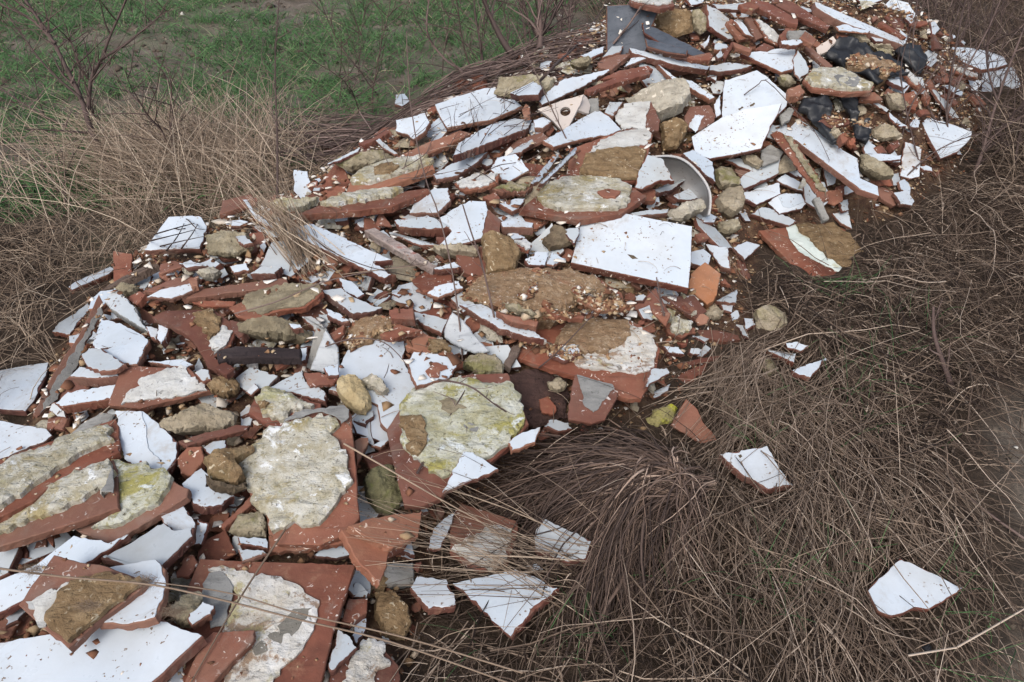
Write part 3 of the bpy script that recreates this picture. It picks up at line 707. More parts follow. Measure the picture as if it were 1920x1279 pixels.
mat_rough('beige', [(.17, .135, .09), (.29, .245, .175), (.42, .375, .30)], 12, .9, 70, [(4, .56, .66, (.20, .18, .08), .6)])
mat_rough('moss', [(.115, .095, .06), (.24, .205, .14), (.42, .385, .30)], 12, .9, 70, [(6, .55, .62, (.15, .145, .04), .7)])
mat_rough('mossdark', [(.07, .065, .04), (.14, .13, .07), (.22, .20, .12)], 8, .8, 60, [(5, .52, .6, (.12, .14, .03), .8)])
mat_rough('yellowmoss', [(.20, .17, .08), (.30, .27, .12), (.40, .36, .22)], 10, .9, 70, [(5, .48, .56, (.42, .42, .04), .85)])
mat_rough('olive', [(.10, .08, .055), (.18, .15, .10), (.29, .255, .18)], 12, .7, 60)
mat_rough('olivegrey', [(.11, .10, .085), (.16, .15, .13), (.21, .20, .17)], 14, .5, 60, None, (40, .07, (.6, .6, .58)))
mat_rough('cement', [(.13, .13, .125), (.18, .18, .175), (.25, .25, .24)], 10, .45, 60, [(30, .68, .7, (.55, .55, .53), .8)])
mat_rough('concrete', [(.25, .22, .17), (.36, .33, .27), (.46, .43, .37)], 10, .9, 60, [(5, .55, .68, (.22, .2, .12), .6)], (30, .09, (.55, .5, .42)))
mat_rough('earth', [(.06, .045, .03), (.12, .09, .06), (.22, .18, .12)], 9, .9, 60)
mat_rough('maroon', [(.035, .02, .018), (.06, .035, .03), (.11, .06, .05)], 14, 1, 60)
mat_rough('crumb', [(.16, .10, .055), (.26, .17, .10), (.40, .31, .21)], 48, 1.0, 140, [(9, .56, .68, (.26, .11, .065), .6)], (60, .16, (.56, .50, .42)))
mat_rough('bluegrey', [(.035, .042, .054), (.055, .065, .082), (.09, .10, .12)], 6, .3, 40, [(20, .68, .72, (.4, .4, .4), .6)], rough=.5)
mat_rough('palegrey', [(.26, .28, .30), (.34, .36, .38), (.42, .44, .45)], 5, .3, 40, [(5, .6, .7, (.18, .16, .12), .5)], rough=.45)
mat_rough('grey', [(.15, .145, .13), (.22, .215, .20), (.30, .30, .29)], 8, .5, 50)
mat_rough('mint', [(.40, .46, .42), (.52, .58, .54), (.62, .67, .63)], 10, .4, 50, [(9, .6, .66, (.40, .38, .22), .7)])
mat_rough('black', [(.012, .013, .016), (.02, .021, .025), (.03, .03, .035)], 12, .5, 50)
mat_rough('charred', [(.018, .013, .014), (.03, .022, .023), (.05, .04, .04)], 5, .6, 40)
mat_rough('weathered', [(.16, .12, .10), (.27, .22, .20), (.46, .42, .40)], 12, .8, 50, [(12, .58, .64, (.25, .10, .08), .8)])
mat_rough('darkwood', [(.06, .04, .032), (.11, .08, .065), (.18, .14, .12)], 9, .8, 50)


def mat_plastic():
    m, nt, b = new_mat('black_plastic', .48, .35)
    k = NT(nt)
    nt.links.new(k.ramp(k.noise(10, 5), [(.35, (.010, .011, .014)), (.75, (.020, .022, .026))]), b.inputs['Base Color'])
    k.bump(b, k.noise(22, 3, .5, dist=1.5), .35, .008)
    MAT['plastic'] = m


mat_plastic()


def mat_straw(name, stops, rough=.75):
    m, nt, b = new_mat(name, rough, .2)
    k = NT(nt)
    c = k.ramp(k.attr('rnd'), stops)
    c = k.mix(k.ramp(k.noise(35, 3), [(.35, 0), (.75, .5)]), c, (.55, .48, .44), 'MULTIPLY')
    nt.links.new(c, b.inputs['Base Color'])
    MAT[name] = m


mat_straw('thatch', [(0, (.024, .016, .013)), (.3, (.070, .048, .036)), (.55, (.148, .108, .081)), (.8, (.29, .222, .17)), (1, (.50, .41, .33))])
mat_straw('drygrass', [(0, (.07, .049, .036)), (.4, (.20, .148, .109)), (.75, (.365, .285, .212)), (1, (.58, .485, .38))])
mat_straw('tussock', [(0, (.035, .024, .021)), (.4, (.095, .066, .054)), (.7, (.20, .14, .11)), (1, (.46, .35, .28))])
mat_straw('twig', [(0, (.035, .026, .024)), (.5, (.095, .066, .06)), (1, (.23, .17, .15))])
mat_straw('grass', [(0, (.038, .082, .034)), (.5, (.075, .165, .062)), (.85, (.14, .26, .10)), (1, (.36, .34, .21))], .6)
mat_straw('crumbs', [(0, (.10, .05, .03)), (.3, (.22, .10, .06)), (.55, (.27, .18, .10)), (.8, (.40, .30, .19)), (.93, (.5, .44, .36)), (1, (.74, .73, .7))], .9)


def mat_ground():
    m, nt, b = new_mat('ground', .95, .15)
    k = NT(nt)
    soil = k.ramp(k.noise(6, 8, .7), [(.3, (.085, .068, .054)), (.55, (.155, .128, .104)), (.78, (.25, .21, .175))])
    soil = k.mix(k.ramp(k.noise(1.3, 6, .7), [(.46, 0), (.62, .45)]), soil, (.06, .10, .042))
    thatch = k.ramp(k.noise(16, 7, .75), [(.3, (.030, .021, .015)), (.55, (.062, .044, .032)), (.8, (.12, .09, .066))])
    rub = k.ramp(k.noise(22, 8, .75), [(.28, (.035, .023, .017)), (.45, (.085, .046, .032)), (.6, (.16, .10, .06)), (.78, (.28, .21, .14))])
    path = k.ramp(k.noise(5, 8, .68), [(.3, (.05, .040, .031)), (.48, (.095, .077, .062)), (.68, (.20, .168, .136))])
    c = k.mix(k.attr('m_mat'), soil, thatch)
    c = k.mix(k.attr('m_path'), c, path)
    c = k.mix(k.attr('m_pile'), c, rub)
    nt.links.new(c, b.inputs['Base Color'])
    nt.links.new(k.ramp(k.noise(2.5, 5), [(.4, .55), (.6, .95)]), b.inputs['Roughness'])
    h = k.math('ADD', k.noise(18, 9, .75), k.math('MULTIPLY', k.noise(90, 5, .7), .35))
    k.bump(b, h, .9, .03)
    MAT['ground'] = m


mat_ground()


# ------------------------------------------------------------------ mesh helpers
def link(name, me, mats, parent=None, mw=None, smooth=False):
    ob = bpy.data.objects.new(name, me)
    COL.objects.link(ob)
    for mm in mats:
        me.materials.append(MAT[mm])
    if parent is not None:
        ob.parent = parent
    if mw is not None:
        ob.matrix_world = mw
    if smooth:
        me.polygons.foreach_set('use_smooth', np.ones(len(me.polygons), bool))
    return ob


def mesh(name, verts, faces):
    me = bpy.data.meshes.new(name)
    me.from_pydata([tuple(map(float, v)) for v in verts], [], faces)
    me.update()
    return me


def fast_mesh(name, V, Q, rnd=None, smooth=True):
    """V (n,3) array, Q (m,k) array of equal-sized faces"""
    me = bpy.data.meshes.new(name)
    k = Q.shape[1]
    me.vertices.add(len(V))
    me.vertices.foreach_set('co', V.astype(np.float32).ravel())
    me.loops.add(Q.size)
    me.loops.foreach_set('vertex_index', Q.astype(np.int32).ravel())
    me.polygons.add(len(Q))
    me.polygons.foreach_set('loop_start', np.arange(0, Q.size, k, dtype=np.int32))
    me.update(calc_edges=True)
    if rnd is not None:
        a = me.attributes.new('rnd', 'FLOAT', 'POINT')
        a.data.foreach_set('value', rnd.astype(np.float32))
    if smooth:
        me.polygons.foreach_set('use_smooth', np.ones(len(Q), bool))
    return me


def tubes(P, R, sides=3, rnd=None):
    """P (n,k,3) polylines, R (n,k) radii"""
    n, k, _ = P.shape
    T = np.gradient(P, axis=1)
    T /= np.linalg.norm(T, axis=2, keepdims=True) + 1e-9
    ref = RNG.normal(size=(n, 1, 3))
    U = np.cross(T, np.broadcast_to(ref, T.shape))
    U /= np.linalg.norm(U, axis=2, keepdims=True) + 1e-9
    W = np.cross(T, U)
    ang = np.arange(sides) * 2 * math.pi / sides
    V = P[:, :, None, :] + R[:, :, None, None] * (U[:, :, None, :] * np.cos(ang)[None, None, :, None] + W[:, :, None, :] * np.sin(ang)[None, None, :, None])
    idx = np.arange(n * k * sides).reshape(n, k, sides)
    a = idx[:, :-1, :]
    b_ = np.roll(idx, -1, axis=2)[:, :-1, :]
    c = np.roll(idx, -1, axis=2)[:, 1:, :]
    d = idx[:, 1:, :]
    Q = np.stack([a, b_, c, d], -1).reshape(-1, 4)
    if rnd is None:
        rnd = RNG.random(n)
    return V.reshape(-1, 3), Q, np.repeat(rnd, k * sides)


def tag(o, label=None, cat=None, group=None, kind=None):
    if label:
        o['label'] = label
    if cat:
        o['category'] = cat
    if group:
        o['group'] = group
    if kind:
        o['kind'] = kind
    return o


def nz(x, y, z=0.0):
    return noise.noise(Vector((x, y, z)))


def area2(p):
    p = np.asarray(p)
    x, y = p[:, 0], p[:, 1]
    return .5 * float(np.sum(x * np.roll(y, -1) - np.roll(x, -1) * y))


def resample(poly, spacing, jag, seed):
    out = []
    n = len(poly)
    r = random.Random(seed)
    for i in range(n):
        a = np.asarray(poly[i], float)
        b = np.asarray(poly[(i + 1) % n], float)
        L = np.linalg.norm(b - a)
        m = max(1, int(round(L / spacing)))
        nrm = np.array([b[1] - a[1], a[0] - b[0]]) / max(L, 1e-9)
        amp = jag * r.uniform(.25, 1.4)
        for q in range(m):
            t = q / m
            p = a + (b - a) * t
            d = amp * (nz(p[0] * 38 + seed, p[1] * 38, 3.1) + .8 * nz(p[0] * 95, p[1] * 95 + seed, 7.7)) * (1 if q else .4)
            out.append(p + nrm * d)
    return np.array(out)


def inset(ring, d):
    """move a CCW ring inwards by d (scalar or per-vertex)"""
    e = np.roll(ring, -1, 0) - ring
    nr = np.stack([-e[:, 1], e[:, 0]], 1)
    nr /= np.linalg.norm(nr, axis=1, keepdims=True) + 1e-9
    m = nr + np.roll(nr, 1, 0)
    m /= np.linalg.norm(m, axis=1, keepdims=True) + 1e-9
    d = np.asarray(d, float)
    return ring + m * (d[:, None] if d.ndim else d)


def slab_mesh(name, ring, z0, z1, cham=.0025, seed=0):
    n = len(ring)
    c = min(cham, (z1 - z0) * .3)
    r = np.random.default_rng(seed)
    rr = [(inset(ring, .004 * r.random(n)), z0), (inset(ring, .002 * r.random(n) - .0005), z0 + (z1 - z0) * .45), (ring, z1 - c), (inset(ring, c * .8), z1)]
    V = np.concatenate([np.column_stack([p, np.full(n, z)]) for p, z in rr])
    V[n:2 * n, 2] += (r.random(n) - .5) * (z1 - z0) * .3
    F = []
    for k in range(3):
        for i in range(n):
            j = (i + 1) % n
            F.append((k * n + i, k * n + j, (k + 1) * n + j, (k + 1) * n + i))
    F.append(tuple(3 * n + i for i in range(n)))
    F.append(tuple(reversed(range(n))))
    return mesh(name, V, F)


def cdt_top(ring, spacing, seed):
    lo, hi = ring.min(0), ring.max(0)
    xs = np.arange(lo[0], hi[0], spacing)
    ys = np.arange(lo[1], hi[1], spacing)
    gx, gy = np.meshgrid(xs, ys)
    g = np.stack([gx.ravel(), gy.ravel()], 1)
    g += np.random.default_rng(seed).uniform(-.3, .3, g.shape) * spacing
    if len(g):
        g = g[in_poly(g, ring)]
    if len(g):
        g = g[dist_poly(g, ring) > spacing * .45]
    pts = np.concatenate([ring, g]) if len(g) else ring
    n = len(ring)
    ed = [(i, (i + 1) % n) for i in range(n)]
    v, e, f, ov, oe, of = delaunay_2d_cdt([Vector(p) for p in pts], ed, [list(range(n))], 1, 1e-6)
    v = np.array([tuple(p) for p in v])
    # boundary map
    bmap = {}
    for k, src in enumerate(ov):
        for s in src:
            bmap[s] = k
    bl = [bmap[i] for i in range(n) if i in bmap]
    F = []
    for t in f:
        a = area2(v[list(t)])
        F.append(tuple(t) if a > 0 else tuple(reversed(t)))
    return v, F, bl


def rough_mesh(name, ring, zb, th, spacing, amp, seed, dome=0.0, edge=.55, falloff=.02, crumple=0.0, under=0.0):
    """rough relief: top = zb..zb+th (dome adds a bulge), side skirt down to zb"""
    v, F, bl = cdt_top(ring, spacing, seed)
    d = dist_poly(v, ring)
    size = max(d.max(), 1e-4)
    h = np.empty(len(v))
    s = float(seed % 97)
    fr = random.Random(seed)
    v0 = v.mean(0)
    ext = max(np.linalg.norm(v - v0, axis=1).max(), 1e-4)
    facets = []
    for _ in range(5):
        a, sl = fr.uniform(0, 6.28), fr.uniform(.15, .95)
        facets.append((sl * math.cos(a), sl * math.sin(a), fr.uniform(.75, .98)))
    if dome:
        facets = [(a, b, c - (a * v0[0] + b * v0[1]) / ext) for (a, b, c) in facets]
    for i, (x, y) in enumerate(v):
        n1 = nz(x * 14 + s, y * 14, 1.3)
        n2 = nz(x * 45 + s, y * 45, 5.1)
        n3 = nz(x * 110 + s, y * 110, 9.1)
        hh = th * (edge + (1 - edge) * min(1, d[i] / falloff))
        if dome:
            q = min(1.0, d[i] / (size * .55))
            hh = dome * math.sqrt(max(0, 1 - (1 - q) ** 2)) * 1.15
            for (pa, pb, pc_) in facets:
                hh = min(hh, dome * (pc_ + pa * x / ext + pb * y / ext))
            hh = max(hh, 0) + th * edge
        if crumple:
            wx, wy = x + .03 * nz(x * 14, y * 14, s), y + .03 * nz(x * 14, y * 14, s + 9)
            hh += crumple * (1 - 2.6 * abs(nz(wx * 5 + s, wy * 13, .3))) + crumple * .55 * (.9 - 2.4 * abs(nz(wx * 19 + s, wy * 9, 4.3)))
        h[i] = hh + amp * (n1 * .8 + n2 * .6 + n3 * .4)
    h = np.maximum(h, th * .15)
    n = len(v)
    top = np.column_stack([v, zb + h])
    m = len(bl)
    vc = v[bl].mean(0)
    bot = np.column_stack([vc + (v[bl] - vc) * (1 - (.25 if under else 0)), np.full(m, zb - under)])
    V = np.concatenate([top, bot])
    for i in range(m):
        j = (i + 1) % m
        F.append((n + i, n + j, bl[j], bl[i]))
    F.append(tuple(n + i for i in reversed(range(m))))
    me = mesh(name, V, F)
    return me

# ------------------------------------------------------------------ pieces of the heap
def rand_in(poly, n=40):
    p = np.asarray(poly, float)
    c = p.mean(0)
    r = np.random.default_rng(len(poly) * 31 + int(abs(c[0])))
    lo, hi = p.min(0), p.max(0)
    q = r.uniform(lo, hi, (n * 4, 2))
    q = q[in_poly(q, p)][:n]
    return np.concatenate([q, c + (p - c) * .82])


def unit(v):
    v = np.asarray(v, float)
    return v / np.linalg.norm(v)


def grad(x, y, s=.14):
    return np.array([(H(x + s, y) - H(x - s, y)) / (2 * s), (H(x, y + s) - H(x, y - s)) / (2 * s)])


placed = []
KINDS = {'W': ('tile_fragment', 'tile', 'broken white glazed tiles'), 'R': ('tile_fragment', 'tile', 'broken red clay tiles'),
         'M': ('tile_fragment', 'tile', 'broken tiles with mortar on them'), 'G': ('slab_fragment', 'slab', 'grey slab fragments'),
         'C': ('mortar_chunk', 'rubble', 'stones and mortar chunks'), 'K': ('concrete_lump', 'rubble', 'stones and mortar chunks'),
         'P': ('pot_shard', 'pot shard', None), 'D': ('plank', 'plank', None), 'B': ('plastic_sheet', 'plastic', 'black plastic scraps'),
         'S': ('sand_heap', 'sand', None)}
PATCH = {'glaze': ('glaze', .003, 0), 'clay': ('bare_patch', .0045, 0), 'mint': ('paint_layer', .004, 0), 'cement': ('cement_smear', .004, 1),
         'mortar': ('mortar_patch', .021, 2), 'lichen': ('mortar_patch', .020, 2), 'plaster': ('plaster_patch', .008, 2), 'flake': ('plaster_patch', .009, 2),
         'sand': ('sandy_mortar', .017, 3), 'olive': ('mortar_patch', .006, 2), 'olivegrey': ('cement_smear', .004, 1), 'moss': ('moss_patch', .011, 2),
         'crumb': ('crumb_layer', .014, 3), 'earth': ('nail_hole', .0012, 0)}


def parse(table):
    out = []
    for ln in table.strip().splitlines():
        ln = ln.strip()
        if not ln or ln[0] == '#':
            continue
        f = ln.split('|')
        if ln[0] == '+':
            out[-1]['patch'].append((f[0][1:], [tuple(map(float, p.split(','))) for p in f[1].split()]))
            continue
        if ln[0] == '@':
            a = f[1].split()
            out[-1]['hole'] = (tuple(map(float, a[0].split(','))), float(a[1]))
            continue
        k, lab = f[0].split(' ', 1)
        o = {}
        if len(f) > 2 and f[2]:
            for kv in f[2].split(';'):
                a, b = kv.split('=')
                o[a] = b
        out.append({'k': k, 'label': lab, 'poly': [tuple(map(float, p.split(','))) for p in f[1].split()], 'o': o, 'patch': []})
    return out


def plane_t(px, p0, n):
    r = rays(px)
    return ((p0 - CAM) @ n) / (r @ n)


def place(pc, idx):
    """choose the plane a traced outline lies on: terrain below, pieces already underneath it, and its own tilt"""
    poly = np.array(pc['poly'])
    k = pc['k']
    o = pc['o']
    c = .5 * (poly.mean(0) + .5 * (poly.min(0) + poly.max(0)))
    tc = march([c], GHP)[0]
    hit = CAM + rays([c])[0] * tc
    r = random.Random(idx * 17 + 5)
    g = grad(hit[0], hit[1])
    sam = rand_in(poly)
    if 'n' in o:
        nx, ny = map(float, o['n'].split(','))
        n = unit((nx, ny, 1))
    else:
        n = unit((-.7 * g[0] + r.uniform(-.16, .16), -.7 * g[1] + r.uniform(-.15, .10), 1))
        best, bn = 0, None
        for q in placed[-160:]:
            if q['k'] in 'WRM' and (q['lo'] < sam.max(0)).all() and (q['hi'] > sam.min(0)).all():
                fr = in_poly(sam, q['poly']).mean()
                if fr > .55 and fr >= best:
                    best, bn = fr, q['n']
        if bn is not None:
            n = unit(bn + np.array([r.uniform(-.04, .04), r.uniform(-.04, .04), 0]))
    tocam = unit(CAM - hit)
    if k in 'CK' and 'n' not in o:
        n = unit(.55 * n + .6 * tocam)
    if n @ tocam < .30:
        n = unit(n + tocam * (.34 - n @ tocam))
    dist = np.linalg.norm(CAM - hit)
    size = math.sqrt(max(abs(area2(poly)), 1)) / FPX * dist
    th = float(o.get('t', .025))
    if k in 'WRMG':
        th *= .74
    if k in 'CK':
        th = min(max(th, .035), size * .55)
    p0 = hit + n * ((th if k not in 'CKS' else .006) + .004 + float(o.get('L', 0)))
    # above the terrain
    lift = float(o.get('L', 0))
    tt = march(sam, GHP)
    tp = plane_t(sam, p0, n)
    kk = min(1.0, float(np.percentile(tt / tp, 18)))
    # above what lies under it
    slabk = th if k not in 'CKSB' else .004
    for q in placed:
        if (q['lo'] < sam.max(0)).all() and (q['hi'] > sam.min(0)).all():
            ins = in_poly(sam, q['poly'])
            if ins.sum() >= 2:
                pts = sam[ins]
                tl = plane_t(pts, q['p0'] + q['n'] * q['up'], q['n'])
                tb = plane_t(pts, p0 - n * slabk * .9, n)
                kk = min(kk, float(np.percentile(tl / tb, 12)) * .9985)
    kk = max(kk, .88)
    p0 = CAM + (p0 - CAM) * kk
    pc.update(p0=p0, n=n, th=th, size=size, dist=dist)
    up = {'C': .35 * th, 'K': .4 * th, 'S': .5 * th}.get(k, .002 + .006 * bool(pc['patch']))
    placed.append({'poly': poly, 'lo': poly.min(0), 'hi': poly.max(0), 'p0': p0, 'n': n, 'k': k, 'up': up})


def frame_of(pc):
    n = pc['n']
    u = unit(np.cross((0.0, 1.0, 0.02), n))
    v = np.cross(n, u)
    return u, v, n


def to_local(px, pc, org, u, v):
    t = plane_t(px, pc['p0'], pc['n'])
    P = CAM + rays(px) * t[:, None]
    d = P - org
    q = np.stack([d @ u, d @ v], 1)
    return q


def ccw(q):
    return q if area2(q) > 0 else q[::-1]


def build(pc, idx):
    k, o, th, dist = pc['k'], pc['o'], pc['th'], pc['dist']
    u, v, n = frame_of(pc)
    px = np.array(pc['poly'])
    t = plane_t(px, pc['p0'], n)
    P = CAM + rays(px) * t[:, None]
    zoff = th if k in 'WRMGPD' else 0.0
    org = P.mean(0) - n * zoff
    mw = Matrix(((u[0], v[0], n[0], org[0]), (u[1], v[1], n[1], org[1]), (u[2], v[2], n[2], org[2]), (0, 0, 0, 1)))
    q = ccw(to_local(px, pc, P.mean(0), u, v))
    size = pc['size']
    nm, cat, grp = KINDS[k]
    sp = max(.006, min(.014, size / 14)) * max(1, dist / 2.6)
    mopt = o.get('m')
    seed = idx * 13 + 3
    pitch = max(.007, min(.013, size / 16)) * max(1, dist / 2.6)
    if k in 'WRM':
        ring = resample(q, sp, float(o.get('j', .0025 if size > .16 else .004)), seed)
        bm = o.get('e') or {'redside': 'clay', None: 'clay'}.get(mopt, mopt)
        if k == 'W' and not o.get('e'):
            bm = 'edgeclay'
        if bm == 'redside':
            bm = 'clay'
        ob = link(nm, slab_mesh(nm, ring, 0, th, seed=seed), [bm], mw=mw)
        if k == 'W':
            r = np.random.default_rng(seed)
            m = len(ring)
            chip = np.array([max(0, nz(i * .31, seed * .77, 2) - .2) for i in range(m)]) * (0 if 'j' in o else .018)
            gr = inset(ring, .0012 + .0012 * r.random(m) + np.minimum(chip, size * .05))
            link('glaze', slab_mesh('glaze', gr, th - .0005, th + .0024, cham=.0008, seed=seed), ['glaze' if size > .13 or idx % 3 else 'glaze_dirty'], parent=ob)
    elif k in 'GD':
        ring = resample(q, sp, .003, seed)
        dm = {'D': 'charred' if 'charred' in pc['label'] else ('darkwood' if 'dark' in pc['label'] else 'weathered')}.get(k, mopt or 'grey')
        if mopt == 'bluegrey':
            ob = link(nm, slab_mesh(nm, ring, 0, th, seed=seed), ['edgeclay'], mw=mw)
            link('grey_face', slab_mesh('grey_face', inset(ring, .004), th - .0005, th + .003, cham=.001, seed=seed), ['bluegrey'], parent=ob)
        else:
            ob = link(nm, slab_mesh(nm, ring, 0, th, cham=.004, seed=seed), [dm], mw=mw)
    elif k == 'P':
        ring = resample(q, sp, .002, seed)
        loops = [[Vector((*p, 0)) for p in ring]]
        if 'hole' in pc:
            (hx, hy), hr = pc['hole']
            hc = to_local(np.array([(hx, hy)]), pc, P.mean(0), u, v)[0]
            R = hr / FPX * dist * 1.15
            hl = [hc + R * np.array([math.cos(a), math.sin(a)]) for a in np.linspace(0, 2 * math.pi, 22)[:-1][::-1]]
            loops.append([Vector((*p, 0)) for p in hl])
        tri = tessellate_polygon(loops)
        flat = np.array([tuple(p)[:2] for lp in loops for p in lp])
        m = len(flat)
        V = np.concatenate([np.column_stack([flat, np.full(m, th)]), np.column_stack([flat, np.zeros(m)])])
        F = []
        for a in tri:
            a = tuple(a)
            if area2(flat[list(a)]) < 0:
                a = a[::-1]
            F += [a, tuple(m + i for i in a[::-1])]
        st = 0
        for lp in loops:
            L = len(lp)
            for i in range(L):
                j = (i + 1) % L
                F.append((m + st + i, m + st + j, st + j, st + i))
            st += L
        ob = link(nm, mesh(nm, V, F), ['pot'], mw=mw)
    elif k in 'CK':
        ring = resample(q, sp, .007, seed)
        me = rough_mesh(nm, ring, -.0, .012, pitch * .8, .008, seed, dome=th, under=min(.06, th))
        # underside
        ob = link(nm, me, [mopt or ('concrete' if k == 'K' else 'beige')], mw=mw)
    elif k == 'S':
        ring = resample(q, .012, .012, seed)
        ob = link(nm, rough_mesh(nm, ring, -.01, .006, .012, .006, seed, dome=th, under=.08), [mopt], mw=mw)
        tag(ob, kind='stuff')
    elif k == 'B':
        ring = resample(q, .01, .008, seed)
        ob = link(nm, rough_mesh(nm, ring, 0, .006, .008, .003, seed, edge=.5, falloff=.03, crumple=.024), ['plastic'], mw=mw, smooth=True)
    if k == 'S':
        tag(ob, pc['label'], cat)
    else:
        tag(ob, pc['label'], cat, grp)
    # patches
    prev = []
    for pi, (mt, ppx) in enumerate(pc['patch']):
        pn, pth, mode = PATCH[mt]
        pq = ccw(to_local(np.array(ppx), pc, P.mean(0), u, v))
        zb = .006 if k == 'W' else 0.0
        for (qq, top) in prev:
            if in_poly(pq, qq).any() or in_poly(qq, pq).any() or in_poly(pq.mean(0)[None], qq).any():
                zb = max(zb, top)
        z0 = th + max(0, zb - .0035) - .0004
        ring = resample(pq, sp * .7, .013 if mode >= 2 else .006, seed + pi * 7 + 1)
        if mode == 0 or mode == 1:
            me = slab_mesh(pn, ring, z0, z0 + pth, cham=.001, seed=seed + pi)
            top = pth + max(0, zb - .0035)
        else:
            me = rough_mesh(pn, ring, z0, pth, pitch, {2: .0046, 3: .007}[mode], seed + pi, edge=.72, falloff=.01)
            top = pth * .9 + max(0, zb - .0035) + .001
        link(pn, me, [mt], parent=ob)
        prev.append((pq, top))
    return ob


PCS = parse(TABLE)
for i, pc in enumerate(PCS):
    place(pc, i)
for i, pc in enumerate(PCS):
    pc['ob'] = build(pc, i)

# ------------------------------------------------------------------ coarse depth picture of the heap (for fillers and stalks)
BS = 4
BW, BH = 1920 // BS, 1280 // BS
bx, by = np.meshgrid(np.arange(BW) * BS + BS / 2, np.arange(BH) * BS + BS / 2)
bp = np.stack([bx.ravel(), by.ravel()], 1)
D = march(bp).reshape(BH, BW)
ID = np.full((BH, BW), -1)


def cells(poly):
    poly = np.asarray(poly)
    x0, y0 = np.floor(poly.min(0) / BS).astype(int)
    x1, y1 = np.ceil(poly.max(0) / BS).astype(int)
    x0, y0, x1, y1 = max(0, x0), max(0, y0), min(BW, x1 + 1), min(BH, y1 + 1)
    if x1 <= x0 or y1 <= y0:
        return None
    gx, gy = np.meshgrid(np.arange(x0, x1), np.arange(y0, y1))
    pts = np.stack([gx.ravel() * BS + BS / 2, gy.ravel() * BS + BS / 2], 1)
    ins = in_poly(pts, poly)
    return gx.ravel()[ins], gy.ravel()[ins], pts[ins]


for i, pc in enumerate(PCS):
    tiers = [pc['p0']]
    if pc['k'] in 'WRMGD':
        tiers.append(pc['p0'] - pc['n'] * pc['th'])
    px = np.array(pc['poly'])
    for ti, p0 in enumerate(tiers):
        poly = px
        if ti:
            t = plane_t(px, pc['p0'], pc['n'])
            Q = CAM + rays(px) * t[:, None] - pc['n'] * pc['th'] - CAM
            dep = Q @ FW
            poly = np.stack([960 + FPX * (Q @ RT) / dep, 639.5 - FPX * (Q @ UP) / dep], 1)
        c = cells(poly)
        if c is None or not len(c[0]):
            continue
        t = plane_t(c[2], p0, pc['n'])
        cur = D[c[1], c[0]]
        w = t < cur
        D[c[1][w], c[0][w]] = t[w]
        ID[c[1][w], c[0][w]] = i
import os
if os.environ.get('DBG'):
    paint = np.full((BH, BW), -1)
    for i, pc in enumerate(PCS):
        c = cells(pc['poly'])
        if c is not None:
            paint[c[1], c[0]] = i
    bad = []
    for i in range(len(PCS)):
        m = paint == i
        if m.sum() >= 6:
            f = (ID[m] == i).mean()
            if f < .75:
                vals, cnt = np.unique(ID[m], return_counts=True)
                z = vals[np.argmax(cnt * (vals != i))]
                bad.append((round(float(f), 2), int(m.sum()), PCS[i]['label'], '<<', PCS[z]['label'] if z >= 0 else 'TERRAIN'))
    for b in sorted(bad, key=lambda b: -b[1] * (1 - b[0]))[:45]:
        print('BAD', b)

# ------------------------------------------------------------------ small broken chips filling the gaps between the traced pieces
ZONES = [('near the black plastic scraps', 1600, 170), ('below the boards at the crest', 1380, 70), ('along the long white beam-like board', 1540, 330),
         ('around the big white rectangle', 1180, 470), ('near the two mortar-topped tiles', 760, 350), ('around the sandy brown cube', 960, 470),
         ('in the small rubble at the upper left', 400, 530), ('around the charred black plank', 480, 650), ('by the red corner tile at the left', 290, 740),
         ('around the large flaking red tile', 1150, 640), ('around the largest mortar tile', 560, 870), ('near the round mortar tile', 850, 790),
         ('beside the arched mortar patch', 520, 1130), ('among the slabs at the left border', 120, 920), ('below the concrete boulder', 1230, 230),
         ('at the far right end of the heap', 1810, 180), ('on the upper left slope under the brushwood', 1000, 230), ('right of the big white pair', 1420, 380)]
CHIP = {'W': ('tile_chip', 'tile', 'small white glazed chip wedged '), 'R': ('tile_chip', 'tile', 'small red clay chip wedged '),
        'C': ('mortar_chip', 'rubble', 'small crumbly mortar lump wedged ')}
nfill = 0
counts = {}
FR = random.Random(99)
cand = 0
